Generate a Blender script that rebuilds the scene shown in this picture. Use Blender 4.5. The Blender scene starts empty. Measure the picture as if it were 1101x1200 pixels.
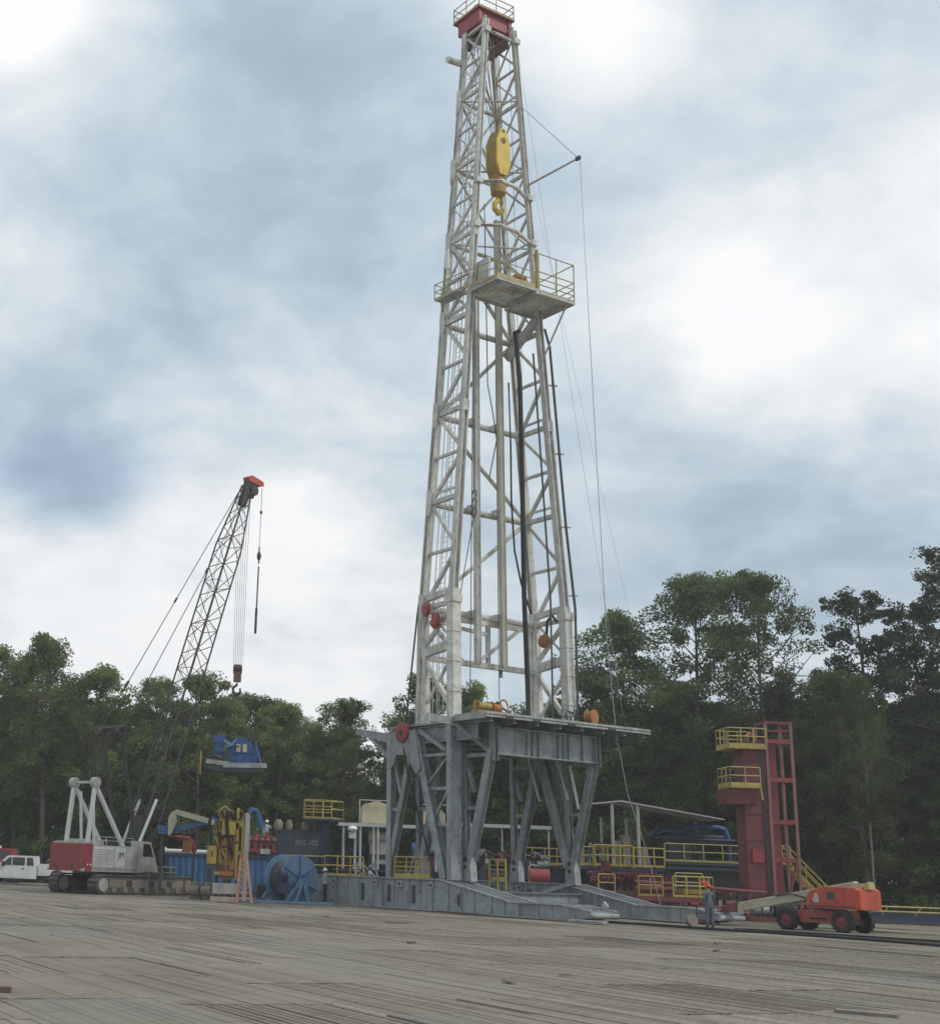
import bpy, math, random
from mathutils import Vector, Matrix, Quaternion
rad = math.radians
random.seed(7)
scene = bpy.context.scene
COL = scene.collection

# ------------------------------------------------------------------ camera
cam = bpy.data.cameras.new('camera'); camo = bpy.data.objects.new('camera', cam); COL.objects.link(camo)
TH, RO = rad(14.85), rad(2.1)
fw = Vector((0, math.cos(TH), math.sin(TH))); up0 = Vector((0, -math.sin(TH), math.cos(TH))); r0 = Vector((1, 0, 0))
Rv = r0*math.cos(RO) + up0*math.sin(RO); Uv = up0*math.cos(RO) - r0*math.sin(RO)
M = Matrix((Rv, Uv, -fw)).transposed().to_4x4(); M.translation = (0, 0, 1.91)
camo.matrix_world = M
cam.sensor_fit = 'HORIZONTAL'; cam.sensor_width = 36; cam.lens = 1573/1101*36
cam.shift_x = (550.5-301)/1101
cam.clip_end = 3000; cam.clip_start = 0.1
scene.camera = camo
scene.render.resolution_x = 939; scene.render.resolution_y = 1024

# ------------------------------------------------------------------ sky and sun
SUN_AZ, SUN_EL = rad(112), rad(48)      # azimuth clockwise from +Y
world = bpy.data.worlds.new('World'); scene.world = world; world.use_nodes = True
def build_world():
    nt = world.node_tree; N = nt.nodes; L = nt.links; N.clear()
    out = N.new('ShaderNodeOutputWorld'); bg = N.new('ShaderNodeBackground'); bg.inputs[1].default_value = 0.10
    L.new(bg.outputs[0], out.inputs[0])
    sky = N.new('ShaderNodeTexSky'); sky.sky_type = 'NISHITA'; sky.sun_disc = False
    sky.sun_elevation = SUN_EL; sky.sun_rotation = SUN_AZ; sky.air_density = 1.0; sky.dust_density = 1.5
    tc = N.new('ShaderNodeTexCoord')
    def vm(op, a, b=None, bv=None):
        n = N.new('ShaderNodeVectorMath'); n.operation = op; L.new(a, n.inputs[0])
        if b is not None: L.new(b, n.inputs[1])
        if bv is not None: n.inputs[1].default_value = bv
        return n
    def mt(op, a, b, clamp=False):
        n = N.new('ShaderNodeMath'); n.operation = op; n.use_clamp = clamp
        for i, s in enumerate((a, b)):
            if isinstance(s, (int, float)): n.inputs[i].default_value = s
            elif s is not None: L.new(s, n.inputs[i])
        return n.outputs[0]
    d = vm('NORMALIZE', tc.outputs['Generated']).outputs[0]
    sx = N.new('ShaderNodeSeparateXYZ'); L.new(d, sx.inputs[0])
    zc = mt('ADD', mt('MAXIMUM', sx.outputs[2], 0.0), 0.30)
    cx = N.new('ShaderNodeCombineXYZ')
    L.new(mt('DIVIDE', sx.outputs[0], zc), cx.inputs[0]); L.new(mt('DIVIDE', sx.outputs[1], zc), cx.inputs[1])
    def noise(scale, det, rough, off, dist=0.0):
        a = vm('ADD', cx.outputs[0], bv=off)
        n = N.new('ShaderNodeTexNoise'); n.inputs['Scale'].default_value = scale; n.inputs['Detail'].default_value = det
        n.inputs['Roughness'].default_value = rough; n.inputs['Distortion'].default_value = dist
        L.new(a.outputs[0], n.inputs['Vector']); return n.outputs[0]
    big = noise(1.3, 4, .52, (3.1, 1.7, 0), .3)
    fine = noise(4.2, 7, .55, (7.3, 2.2, 4), .25)
    # broad masses of cloud: (direction, size, amount); positive = bright thin cloud, negative = heavy grey cloud
    acc = mt('ADD', mt('MULTIPLY', mt('SUBTRACT', big, .5), .95), mt('MULTIPLY', mt('SUBTRACT', fine, .5), .82))
    acc = mt('ADD', acc, mt('MULTIPLY', mt('SUBTRACT', noise(10.5, 6, .55, (1.3, 8.2, 9), .4), .5), .30))
    for (bx, by, bz), wdt, amt in SKY_BLOBS:
        v = Vector((bx, by, bz)).normalized()
        dp = vm('DOT_PRODUCT', d, bv=v).outputs['Value']
        e = mt('EXPONENT', mt('MULTIPLY', mt('SUBTRACT', dp, 1.0), 2.0/(wdt*wdt)), None)
        acc = mt('ADD', acc, mt('MULTIPLY', e, amt))
    acc = mt('ADD', mt('MULTIPLY', acc, 1.18), .555)
    cr = N.new('ShaderNodeValToRGB'); el = cr.color_ramp.elements
    el[0].position = .06; el[0].color = (.34, .435, .535, 1)
    el[1].position = .95; el[1].color = (1.03, 1.04, 1.06, 1)
    for p, c in ((.28, (.45, .56, .665)), (.48, (.60, .71, .795)), (.66, (.78, .845, .885)), (.82, (.94, .965, .98))):
        e = el.new(p); e.color = (*c, 1)
    L.new(acc, cr.inputs[0])
    cl = vm('SCALE', cr.outputs[0]); cl.inputs['Scale'].default_value = 9.8
    # thin blue openings
    gap = N.new('ShaderNodeMapRange'); L.new(noise(2.6, 4, .5, (11.2, 5.1, 2)), gap.inputs[0])
    gap.inputs[1].default_value = .56; gap.inputs[2].default_value = .74; gap.inputs[3].default_value = 0; gap.inputs[4].default_value = .22
    mx = N.new('ShaderNodeMix'); mx.data_type = 'RGBA'
    L.new(gap.outputs[0], mx.inputs[0]); L.new(cl.outputs[0], mx.inputs[6])
    skb = vm('SCALE', sky.outputs[0]); skb.inputs['Scale'].default_value = 1.6
    L.new(skb.outputs[0], mx.inputs[7])
    L.new(mx.outputs[2], bg.inputs[0])
SKY_BLOBS = [((-.11, .91, .40), .13, -.12), ((.0, .86, .50), .15, -.06), ((-.145, .95, .275), .055, -.40), ((-.14, .93, .35), .07, -.06), ((-.125, .98, .17), .06, .60), ((-.06, .965, .255), .045, .36), ((.03, .965, .245), .055, .34),
             ((.03, .99, .13), .09, .42), ((.0, .92, .385), .05, .16), ((.34, .87, .36), .055, .34), ((.42, .84, .37), .075, .26), ((.38, .76, .53), .11, -.08), ((.21, .80, .57), .07, .36), ((.14, .79, .60), .06, .2),
             ((.33, .91, .265), .07, -.26), ((.42, .88, .25), .06, -.12), ((.235, .89, .38), .06, -.14), ((-.175, .80, .575), .045, .60)]
build_world()
sun = bpy.data.lights.new('sun', 'SUN'); sun.energy = 1.75; sun.angle = rad(10); sun.color = (1, .95, .87)
suno = bpy.data.objects.new('sun', sun); COL.objects.link(suno)
sd = Vector((math.sin(SUN_AZ)*math.cos(SUN_EL), math.cos(SUN_AZ)*math.cos(SUN_EL), math.sin(SUN_EL)))
suno.rotation_euler = sd.to_track_quat('Z', 'Y').to_euler(); suno.location = (60, -30, 80)
vs = scene.view_settings; vs.view_transform = 'Standard'; vs.look = 'None'; vs.exposure = 0.0; vs.gamma = 1; vs.use_curve_mapping = False
scene.render.engine = 'CYCLES'

# ------------------------------------------------------------------ materials
MATS = {}
def mat(name, col, rough=.55, metal=0., var=.18, dirt=.25, dcol=(.10, .085, .065), rust=0., scale=1.4, bump=.0, streak=True, spec=.4):
    if name in MATS: return MATS[name]
    m = bpy.data.materials.new(name); m.use_nodes = True; MATS[name] = m
    nt = m.node_tree; N = nt.nodes; L = nt.links; b = N['Principled BSDF']
    b.inputs['Roughness'].default_value = rough; b.inputs['Metallic'].default_value = metal; b.inputs['Specular IOR Level'].default_value = spec
    g = N.new('ShaderNodeNewGeometry'); o = N.new('ShaderNodeObjectInfo')
    n1 = N.new('ShaderNodeTexNoise'); n1.inputs['Scale'].default_value = scale; n1.inputs['Detail'].default_value = 6; L.new(g.outputs['Position'], n1.inputs['Vector'])
    mr = N.new('ShaderNodeMapRange'); L.new(n1.outputs[0], mr.inputs[0]); mr.inputs[1].default_value = .25; mr.inputs[2].default_value = .75
    mr.inputs[3].default_value = 1-var; mr.inputs[4].default_value = 1+var*.55
    ra = N.new('ShaderNodeMapRange'); L.new(o.outputs['Random'], ra.inputs[0]); ra.inputs[3].default_value = 1-var*.35; ra.inputs[4].default_value = 1+var*.25
    mu = N.new('ShaderNodeMath'); mu.operation = 'MULTIPLY'; L.new(mr.outputs[0], mu.inputs[0]); L.new(ra.outputs[0], mu.inputs[1])
    sc = N.new('ShaderNodeVectorMath'); sc.operation = 'SCALE'; sc.inputs[0].default_value = col; L.new(mu.outputs[0], sc.inputs['Scale'])
    cur = sc.outputs[0]
    def over(cur, colr, amt, scl, lo, hi, st):
        mp = N.new('ShaderNodeMapping'); L.new(g.outputs['Position'], mp.inputs[0])
        mp.inputs['Scale'].default_value = (scl, scl, scl*(.16 if st else 1)); mp.inputs['Location'].default_value = (random.uniform(0, 40), random.uniform(0, 40), 3)
        n = N.new('ShaderNodeTexNoise'); n.inputs['Detail'].default_value = 8; n.inputs['Roughness'].default_value = .62; n.inputs['Scale'].default_value = 1; L.new(mp.outputs[0], n.inputs['Vector'])
        r = N.new('ShaderNodeMapRange'); r.interpolation_type = 'SMOOTHSTEP'; L.new(n.outputs[0], r.inputs[0]); r.inputs[1].default_value = lo; r.inputs[2].default_value = hi; r.inputs[4].default_value = amt
        x = N.new('ShaderNodeMix'); x.data_type = 'RGBA'; L.new(r.outputs[0], x.inputs[0]); L.new(cur, x.inputs[6]); x.inputs[7].default_value = (*colr, 1)
        return x.outputs[2]
    if dirt: cur = over(cur, dcol, dirt, 2.2, .45, .72, streak)
    if rust: cur = over(cur, (.13, .055, .025), rust, 3.4, .52, .66, False)
    L.new(cur, b.inputs['Base Color'])
    if bump:
        nb = N.new('ShaderNodeTexNoise'); nb.inputs['Scale'].default_value = 9; nb.inputs['Detail'].default_value = 6; L.new(g.outputs['Position'], nb.inputs['Vector'])
        bp = N.new('ShaderNodeBump'); bp.inputs['Strength'].default_value = bump; bp.inputs['Distance'].default_value = .05
        L.new(nb.outputs[0], bp.inputs['Height']); L.new(bp.outputs[0], b.inputs['Normal'])
    return m
m_mast = mat('mast_paint', (.62, .605, .55), .5, var=.28, dirt=.65, dcol=(.24, .21, .17), rust=.35)
m_grey = mat('rig_grey_paint', (.275, .31, .32), .55, var=.3, dirt=.62, dcol=(.125, .11, .09), rust=.45, bump=.15)
m_greyl = mat('worn_grey_steel', (.36, .38, .375), .5, var=.28, dirt=.55, dcol=(.16, .135, .11), rust=.4)
m_red = mat('red_paint', (.30, .048, .048), .5, dirt=.4, dcol=(.12, .05, .04))
m_redrust = mat('faded_red_paint', (.17, .045, .05), .65, dirt=.45, dcol=(.15, .06, .05), rust=.2)
m_dred = mat('dark_red_paint', (.13, .028, .03), .55, dirt=.4, dcol=(.05, .03, .03))
m_yel = mat('yellow_paint', (.44, .34, .075), .5, var=.25, dirt=.5, dcol=(.2, .13, .04), rust=.05)
m_yelw = mat('worn_yellow_paint', (.38, .255, .05), .55, dirt=.6, dcol=(.12, .09, .05), rust=.2)
m_yelp = mat('pale_yellow_paint', (.44, .365, .12), .55, dirt=.45, dcol=(.16, .14, .08))
m_blue = mat('blue_paint', (.055, .145, .31), .5, var=.25, dirt=.5, dcol=(.05, .06, .08))
m_lblue = mat('light_blue_paint', (.17, .295, .45), .5, dirt=.4, dcol=(.10, .11, .12))
m_navy = mat('navy_paint', (.04, .055, .10), .55, dirt=.4, dcol=(.05, .045, .04))
m_dkgrey = mat('dark_grey_steel', (.055, .06, .065), .6, dirt=.4, dcol=(.04, .035, .03))
m_tank = mat('slate_tank_paint', (.085, .10, .115), .6, dirt=.5, dcol=(.06, .055, .05))
m_black = mat('black_rubber', (.018, .018, .019), .7, dirt=.3, dcol=(.07, .06, .05))
m_bsteel = mat('black_lattice_steel', (.045, .042, .042), .6, dirt=.4, dcol=(.07, .05, .04), rust=.2)
m_white = mat('white_paint', (.68, .68, .66), .45, var=.1, dirt=.25, dcol=(.32, .29, .25))
m_cream = mat('cream_paint', (.52, .45, .31), .5, var=.12, dirt=.35, dcol=(.25, .2, .14))
m_wgrey = mat('dirty_white_paint', (.47, .46, .43), .5, dirt=.5, dcol=(.16, .14, .12))
m_orange = mat('orange_paint', (.50, .078, .042), .5, var=.22, dirt=.45, dcol=(.2, .07, .04))
m_orange2 = mat('rusty_orange_paint', (.40, .16, .045), .55, dirt=.4, dcol=(.15, .07, .03), rust=.2)
m_beige = mat('beige_boom_paint', (.46, .43, .33), .5, dirt=.4, dcol=(.2, .17, .12))
m_tan = mat('dusty_tan_steel', (.26, .22, .17), .7, dirt=.4, dcol=(.12, .1, .08), bump=.4)
m_track = mat('track_steel', (.10, .092, .085), .75, dirt=.6, dcol=(.20, .17, .13), bump=.5)
m_brown = mat('brown_steel', (.15, .085, .065), .6, dirt=.4, rust=.3)
m_wood = mat('grey_timber', (.25, .22, .185), .85, dirt=.4, dcol=(.12, .10, .08), scale=5)
m_cable = mat('wire_rope', (.07, .07, .07), .6, dirt=0)
m_cablel = mat('pale_wire_rope', (.36, .37, .38), .6, dirt=0)
m_skin = mat('skin', (.42, .25, .17), .6, dirt=0, var=.08)
m_denim = mat('blue_grey_cloth', (.10, .13, .17), .9, dirt=.2, bump=.3)
m_dkcloth = mat('dark_cloth', (.03, .033, .045), .9, dirt=.2, bump=.3)
m_ltcloth = mat('pale_cloth', (.40, .42, .45), .9, dirt=.2, bump=.3)
m_boot = mat('boot_leather', (.06, .04, .03), .7, dirt=.3)
m_hathw = mat('white_plastic', (.8, .8, .78), .35, var=.05, dirt=.1, dcol=(.5, .48, .44))
m_hair = mat('dark_hair', (.03, .02, .015), .8, dirt=0)
m_letter = mat('white_lettering', (.42, .42, .42), .6, var=.2, dirt=.3, dcol=(.3, .3, .3))
m_dletter = mat('dark_lettering', (.05, .05, .06), .6, var=.2, dirt=.2)
m_pink = mat('orange_fiberglass', (.50, .25, .19), .5, dirt=.3)
m_green = mat('green_paint', (.03, .14, .05), .5)
m_roof = mat('pale_roof_sheet', (.46, .46, .44), .55, var=.12, dirt=.35, dcol=(.25, .23, .2))
m_gv = mat('galvanised_steel', (.36, .37, .37), .45, metal=.3, var=.2, dirt=.3, dcol=(.2, .18, .15))
m_lamp = mat('frosted_lamp', (.75, .75, .72), .3, var=.05, dirt=.1)
def glass_mat():
    m = bpy.data.materials.new('window_glass'); m.use_nodes = True; b = m.node_tree.nodes['Principled BSDF']
    b.inputs['Base Color'].default_value = (.015, .018, .02, 1); b.inputs['Roughness'].default_value = .08; b.inputs['Specular IOR Level'].default_value = .8
    return m
m_glass = glass_mat()

# ------------------------------------------------------------------ mesh builder
Z = Vector((0, 0, 1))
class MB:
    def __init__(s): s.v = []; s.f = []; s.sm = []
    def add(s, vs, fs, smooth=False):
        o = len(s.v); s.v += [tuple(x) for x in vs]; s.f += [tuple(i+o for i in f) for f in fs]; s.sm += [smooth]*len(fs); return s
    def box(s, lo, hi):
        x0, y0, z0 = lo; x1, y1, z1 = hi
        return s.add([(x0,y0,z0),(x1,y0,z0),(x1,y1,z0),(x0,y1,z0),(x0,y0,z1),(x1,y0,z1),(x1,y1,z1),(x0,y1,z1)],
                     [(0,3,2,1),(4,5,6,7),(0,1,5,4),(1,2,6,5),(2,3,7,6),(3,0,4,7)])
    def cbox(s, c, d, rz=0):
        c = Vector(c); R = Matrix.Rotation(rz, 3, 'Z'); P = []
        for k in ((-1,-1,-1),(1,-1,-1),(1,1,-1),(-1,1,-1),(-1,-1,1),(1,-1,1),(1,1,1),(-1,1,1)):
            P.append(c + R @ Vector((k[0]*d[0]/2, k[1]*d[1]/2, k[2]*d[2]/2)))
        return s.add(P, [(0,3,2,1),(4,5,6,7),(0,1,5,4),(1,2,6,5),(2,3,7,6),(3,0,4,7)])
    def axes(s, p, q, up):
        d = (q-p).normalized(); up = Vector(up)
        if abs(d.dot(up)) > .98: up = Vector((1, 0, 0)) if abs(d.x) < .9 else Vector((0, 1, 0))
        a = d.cross(up).normalized(); b = a.cross(d).normalized(); return a, b
    def beam(s, p, q, w, h=None, up=(0, 0, 1), oa=0, ob=0):
        p = Vector(p); q = Vector(q); h = h or w; a, b = s.axes(p, q, up); P = []
        for e in (p, q):
            for i, j in ((-1,-1),(1,-1),(1,1),(-1,1)): P.append(e + a*(i*w/2+oa) + b*(j*h/2+ob))
        return s.add(P, [(0,1,2,3)[::-1],(4,5,6,7),(0,1,5,4),(1,2,6,5),(2,3,7,6),(3,0,4,7)])
    def hbeam(s, p, q, w, h, t=.035, up=(0, 0, 1)):
        s.beam(p, q, w, t, up, ob=h/2-t/2); s.beam(p, q, w, t, up, ob=-h/2+t/2); return s.beam(p, q, t, h-2*t, up)
    def tube(s, p, q, r, r2=None, n=10, cap=True):
        p = Vector(p); q = Vector(q); r2 = r if r2 is None else r2; a, b = s.axes(p, q, (0, 0, 1)); P = []
        for e, rr in ((p, r), (q, r2)):
            for k in range(n):
                t = 2*math.pi*k/n; P.append(e + a*(rr*math.cos(t)) + b*(rr*math.sin(t)))
        s.add(P, [(k, (k+1) % n, n+(k+1) % n, n+k) for k in range(n)], True)
        if cap: s.add(P, [tuple(range(n))[::-1], tuple(range(n, 2*n))])
        return s
    def path(s, pts, r, n=8, closed=False):
        pts = [Vector(p) for p in pts]; P = []; m = len(pts); pa = None
        for i in range(m):
            if closed: d = (pts[(i+1) % m]-pts[i-1]).normalized()
            else: d = (pts[min(i+1, m-1)]-pts[max(i-1, 0)]).normalized()
            if pa is None: a, b = s.axes(Vector((0,0,0)), d, (0, 0, 1))
            else: a = (pa - d*pa.dot(d)).normalized(); b = d.cross(a)
            pa = a; rr = r[i] if isinstance(r, (list, tuple)) else r
            for k in range(n):
                t = 2*math.pi*k/n; P.append(pts[i] + a*(rr*math.cos(t)) + b*(rr*math.sin(t)))
        F = []
        for i in range(m if closed else m-1):
            j = (i+1) % m
            F += [(i*n+k, i*n+(k+1) % n, j*n+(k+1) % n, j*n+k) for k in range(n)]
        s.add(P, F, True)
        if not closed: s.add(P[:n]+P[-n:], [tuple(range(n))[::-1], tuple(range(n, 2*n))])
        return s
    def prism(s, poly, o, ax, ay, dep):
        o = Vector(o); ax = Vector(ax); ay = Vector(ay); dep = Vector(dep); n = len(poly)
        A = [o+ax*x+ay*y for x, y in poly]; P = A+[a+dep for a in A]
        fl = ax.cross(ay).dot(dep) > 0
        F = [tuple(range(n))[::-1] if fl else tuple(range(n)), tuple(range(n, 2*n)) if fl else tuple(range(n, 2*n))[::-1]]
        for k in range(n):
            q = (k, (k+1) % n, n+(k+1) % n, n+k); F.append(q if fl else q[::-1])
        return s.add(P, F)
    def lathe(s, prof, o, ax, n=24, cap=True):
        o = Vector(o); d = Vector(ax).normalized(); a, b = s.axes(Vector((0,0,0)), d, (0, 0, 1)); P = []; m = len(prof)
        for r, h in prof:
            for k in range(n):
                t = 2*math.pi*k/n; P.append(o + d*h + a*(r*math.cos(t)) + b*(r*math.sin(t)))
        F = [(i*n+k, i*n+(k+1) % n, (i+1)*n+(k+1) % n, (i+1)*n+k) for i in range(m-1) for k in range(n)]
        s.add(P, F, True)
        if cap and prof[0][0] > 1e-4: s.add(P[:n], [tuple(range(n))[::-1]])
        if cap and prof[-1][0] > 1e-4: s.add(P[-n:], [tuple(range(n))])
        return s
    def ell(s, c, r, nu=12, nv=8, rot=None):
        c = Vector(c); P = []
        for i in range(nv+1):
            t = math.pi*i/nv
            for k in range(nu):
                u = 2*math.pi*k/nu; p = Vector((r[0]*math.sin(t)*math.cos(u), r[1]*math.sin(t)*math.sin(u), r[2]*math.cos(t)))
                P.append(c + (rot @ p if rot else p))
        return s.add(P, [(i*nu+k, (i+1)*nu+k, (i+1)*nu+(k+1) % nu, i*nu+(k+1) % nu) for i in range(nv) for k in range(nu)], True)
    def rail(s, pts, h=1.07, step=1.8, r=.03, mid=(.55,), toe=.1, ends=True):
        pts = [Vector(p) for p in pts]
        for p, q in zip(pts, pts[1:]):
            n = max(1, round((q-p).length/step))
            for k in range(n+1):
                e = p.lerp(q, k/n); s.tube(e, e+Z*h, r, n=6)
            for f in (1,)+tuple(mid): s.tube(p+Z*h*f, q+Z*h*f, r, n=6)
            if toe: s.beam(p+Z*toe*.55, q+Z*toe*.55, .015, toe)
        return s
    def mesh(s, name, off=(0, 0, 0), sharp=35):
        me = bpy.data.meshes.new(name); o = Vector(off)
        me.from_pydata([tuple(Vector(v)-o) for v in s.v], [], s.f); me.update()
        if any(s.sm):
            me.polygons.foreach_set('use_smooth', s.sm); me.set_sharp_from_angle(angle=rad(sharp))
        return me

# ------------------------------------------------------------------ scene graph helpers
RIG_O = Vector((10.26, 73.08, 0)); RIG_A = rad(-59.3)
RIG_M = Matrix.Translation(RIG_O) @ Matrix.Rotation(RIG_A, 4, 'Z')
def tag(o, label=None, cat=None, group=None, kind=None):
    if label: o['label'] = label
    if cat: o['category'] = cat
    if group: o['group'] = group
    if kind: o['kind'] = kind
    return o
class Thing:
    """an Empty at the thing's base; parts are given in the frame's coordinates"""
    def __init__(s, name, label, cat, org, frame=None, group=None):
        s.e = bpy.data.objects.new(name, None); COL.objects.link(s.e); s.e.empty_display_size = .3
        s.org = Vector(org); s.fr = frame or Matrix.Identity(4)
        s.e.matrix_world = s.fr @ Matrix.Translation(s.org)
        tag(s.e, label, cat, group)
    def part(s, name, mb, m, parent=None, label=None, kind=None):
        o = bpy.data.objects.new(name, mb if isinstance(mb, bpy.types.Mesh) else mb.mesh(name, s.org)); COL.objects.link(o)
        o.parent = parent or s.e
        o.data.materials.append(m)
        if label: o['label'] = label
        if kind: o['kind'] = kind
        return o
def single(name, mb, m, label, cat, org=None, frame=None, group=None, kind=None):
    fr = frame or Matrix.Identity(4)
    if org is None:
        org = Vector([sum(v[i] for v in mb.v)/len(mb.v) for i in (0, 1)] + [min(v[2] for v in mb.v)])
    o = bpy.data.objects.new(name, mb.mesh(name, org)); COL.objects.link(o); o.matrix_world = fr @ Matrix.Translation(Vector(org))
    o.data.materials.append(m); tag(o, label, cat, group, kind); return o
def lerp(T, z):
    for (a, x), (b, y) in zip(T, T[1:]):
        if z <= b: return x + (y-x)*(z-a)/(b-a)
    return T[-1][1]
def text_mesh(txt, size, ext=.006):
    c = bpy.data.curves.new('t', 'FONT'); c.body = txt; c.size = size; c.extrude = ext; c.align_x = 'CENTER'; c.align_y = 'CENTER'; c.resolution_u = 2
    o = bpy.data.objects.new('t', c); COL.objects.link(o); dg = bpy.context.evaluated_depsgraph_get()
    me = bpy.data.meshes.new_from_object(o.evaluated_get(dg)); bpy.data.objects.remove(o); bpy.data.curves.remove(c); me.name = 'lettering'; return me

# ------------------------------------------------------------------ ground and timber mats
def ground_material():
    m = bpy.data.materials.new('dirt_ground'); m.use_nodes = True; nt = m.node_tree; N = nt.nodes; L = nt.links; b = N['Principled BSDF']
    b.inputs['Roughness'].default_value = .95; b.inputs['Specular IOR Level'].default_value = .1
    g = N.new('ShaderNodeNewGeometry')
    n = N.new('ShaderNodeTexNoise'); n.inputs['Scale'].default_value = .35; n.inputs['Detail'].default_value = 9; n.inputs['Roughness'].default_value = .6; L.new(g.outputs['Position'], n.inputs['Vector'])
    r = N.new('ShaderNodeValToRGB'); e = r.color_ramp.elements; e[0].position = .3; e[0].color = (.15, .128, .10, 1); e[1].position = .72; e[1].color = (.27, .245, .20, 1)
    k = e.new(.52); k.color = (.22, .195, .155, 1)
    L.new(n.outputs[0], r.inputs[0]); L.new(r.outputs[0], b.inputs['Base Color'])
    n2 = N.new('ShaderNodeTexNoise'); n2.inputs['Scale'].default_value = 3; n2.inputs['Detail'].default_value = 8; L.new(g.outputs['Position'], n2.inputs['Vector'])
    bp = N.new('ShaderNodeBump'); bp.inputs['Strength'].default_value = .7; bp.inputs['Distance'].default_value = .12; L.new(n2.outputs[0], bp.inputs['Height']); L.new(bp.outputs[0], b.inputs['Normal'])
    return m
def plank_material():
    m = bpy.data.materials.new('weathered_mat_timber'); m.use_nodes = True; nt = m.node_tree; N = nt.nodes; L = nt.links; b = N['Principled BSDF']
    b.inputs['Roughness'].default_value = .85; b.inputs['Specular IOR Level'].default_value = .25
    g = N.new('ShaderNodeNewGeometry'); at = N.new('ShaderNodeAttribute'); at.attribute_name = 'tint'
    mp = N.new('ShaderNodeMapping'); mp.vector_type = 'TEXTURE'; mp.inputs['Rotation'].default_value = (0, 0, -PLANK_H); mp.inputs['Scale'].default_value = (.09, 2.2, 1)
    L.new(g.outputs['Position'], mp.inputs[0])
    n = N.new('ShaderNodeTexNoise'); n.inputs['Scale'].default_value = 1.; n.inputs['Detail'].default_value = 7; n.inputs['Roughness'].default_value = .6; L.new(mp.outputs[0], n.inputs['Vector'])
    r = N.new('ShaderNodeValToRGB'); e = r.color_ramp.elements; e[0].position = .25; e[0].color = (.15, .138, .115, 1); e[1].position = .78; e[1].color = (.265, .245, .205, 1)
    k = e.new(.5); k.color = (.205, .188, .157, 1); L.new(n.outputs[0], r.inputs[0])
    mu = N.new('ShaderNodeMix'); mu.data_type = 'RGBA'; mu.blend_type = 'MULTIPLY'; mu.inputs[0].default_value = 1; L.new(r.outputs[0], mu.inputs[6]); L.new(at.outputs['Color'], mu.inputs[7])
    # dry mud and sand tracked over the boards
    def mud(cur, sc, lo, hi, amt, col, loc):
        q = N.new('ShaderNodeMapping'); q.inputs['Location'].default_value = loc; L.new(g.outputs['Position'], q.inputs[0])
        x = N.new('ShaderNodeTexNoise'); x.inputs['Scale'].default_value = sc; x.inputs['Detail'].default_value = 9; x.inputs['Roughness'].default_value = .62; L.new(q.outputs[0], x.inputs['Vector'])
        y = N.new('ShaderNodeMapRange'); y.interpolation_type = 'SMOOTHSTEP'; L.new(x.outputs[0], y.inputs[0]); y.inputs[1].default_value = lo; y.inputs[2].default_value = hi; y.inputs[4].default_value = amt
        z = N.new('ShaderNodeMix'); z.data_type = 'RGBA'; L.new(y.outputs[0], z.inputs[0]); L.new(cur, z.inputs[6]); z.inputs[7].default_value = (*col, 1)
        return z.outputs[2]
    cur = mud(mu.outputs[2], .22, .42, .66, .78, (.25, .23, .185), (0, 0, 0))
    cur = mud(cur, .55, .50, .70, .5, (.22, .19, .15), (17, 5, 0))
    cur = mud(cur, .9, .60, .74, .5, (.09, .08, .07), (3, 31, 0))
    cur = mud(cur, .12, .52, .68, .45, (.235, .185, .125), (9, 14, 0)); cur = mud(cur, 2.6, .62, .72, .6, (.30, .275, .225), (5, 3, 0)); cur = mud(cur, 1.7, .66, .74, .7, (.06, .052, .045), (22, 40, 0))
    L.new(cur, b.inputs['Base Color'])
    bp = N.new('ShaderNodeBump'); bp.inputs['Strength'].default_value = .5; bp.inputs['Distance'].default_value = .02; L.new(n.outputs[0], bp.inputs['Height']); L.new(bp.outputs[0], b.inputs['Normal'])
    return m
PLANK_H = rad(23.5)                       # boards run 23.5 degrees west of north
m_ground = ground_material(); m_plank = plank_material()
gmb = MB()
gx = [-400, -240, -120, -60, -30, 0, 30, 60, 120, 240, 400]; gy = [-120, -60, 0, 30, 60, 90, 120, 160, 220, 300, 420]
gmb.add([(x, y, -.12) for y in gy for x in gx], [(j*11+i, j*11+i+1, (j+1)*11+i+1, (j+1)*11+i) for j in range(10) for i in range(10)])
ground = bpy.data.objects.new('ground', gmb.mesh('ground')); COL.objects.link(ground); ground.data.materials.append(m_ground); ground['kind'] = 'structure'
pd = Vector((-math.sin(PLANK_H), math.cos(PLANK_H), 0)); pl = Vector((math.cos(PLANK_H), math.sin(PLANK_H), 0))
def board_verts(u0, u1, v0, v1, z, dz, tilt):
    vs = []
    for zz in (-.11, 0):
        for u, v in ((u0, v0), (u0, v1), (u1, v1), (u1, v0)):
            t = z + (dz if u == u1 else 0) + (tilt if v == v1 else 0)
            p = pd*u + pl*v; vs.append((p.x, p.y, t if zz == 0 else -.115))
    return vs
BF = [(4, 5, 6, 7)[::-1], (0, 1, 5, 4)[::-1], (1, 2, 6, 5)[::-1], (2, 3, 7, 6)[::-1], (3, 0, 4, 7)[::-1]]
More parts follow.
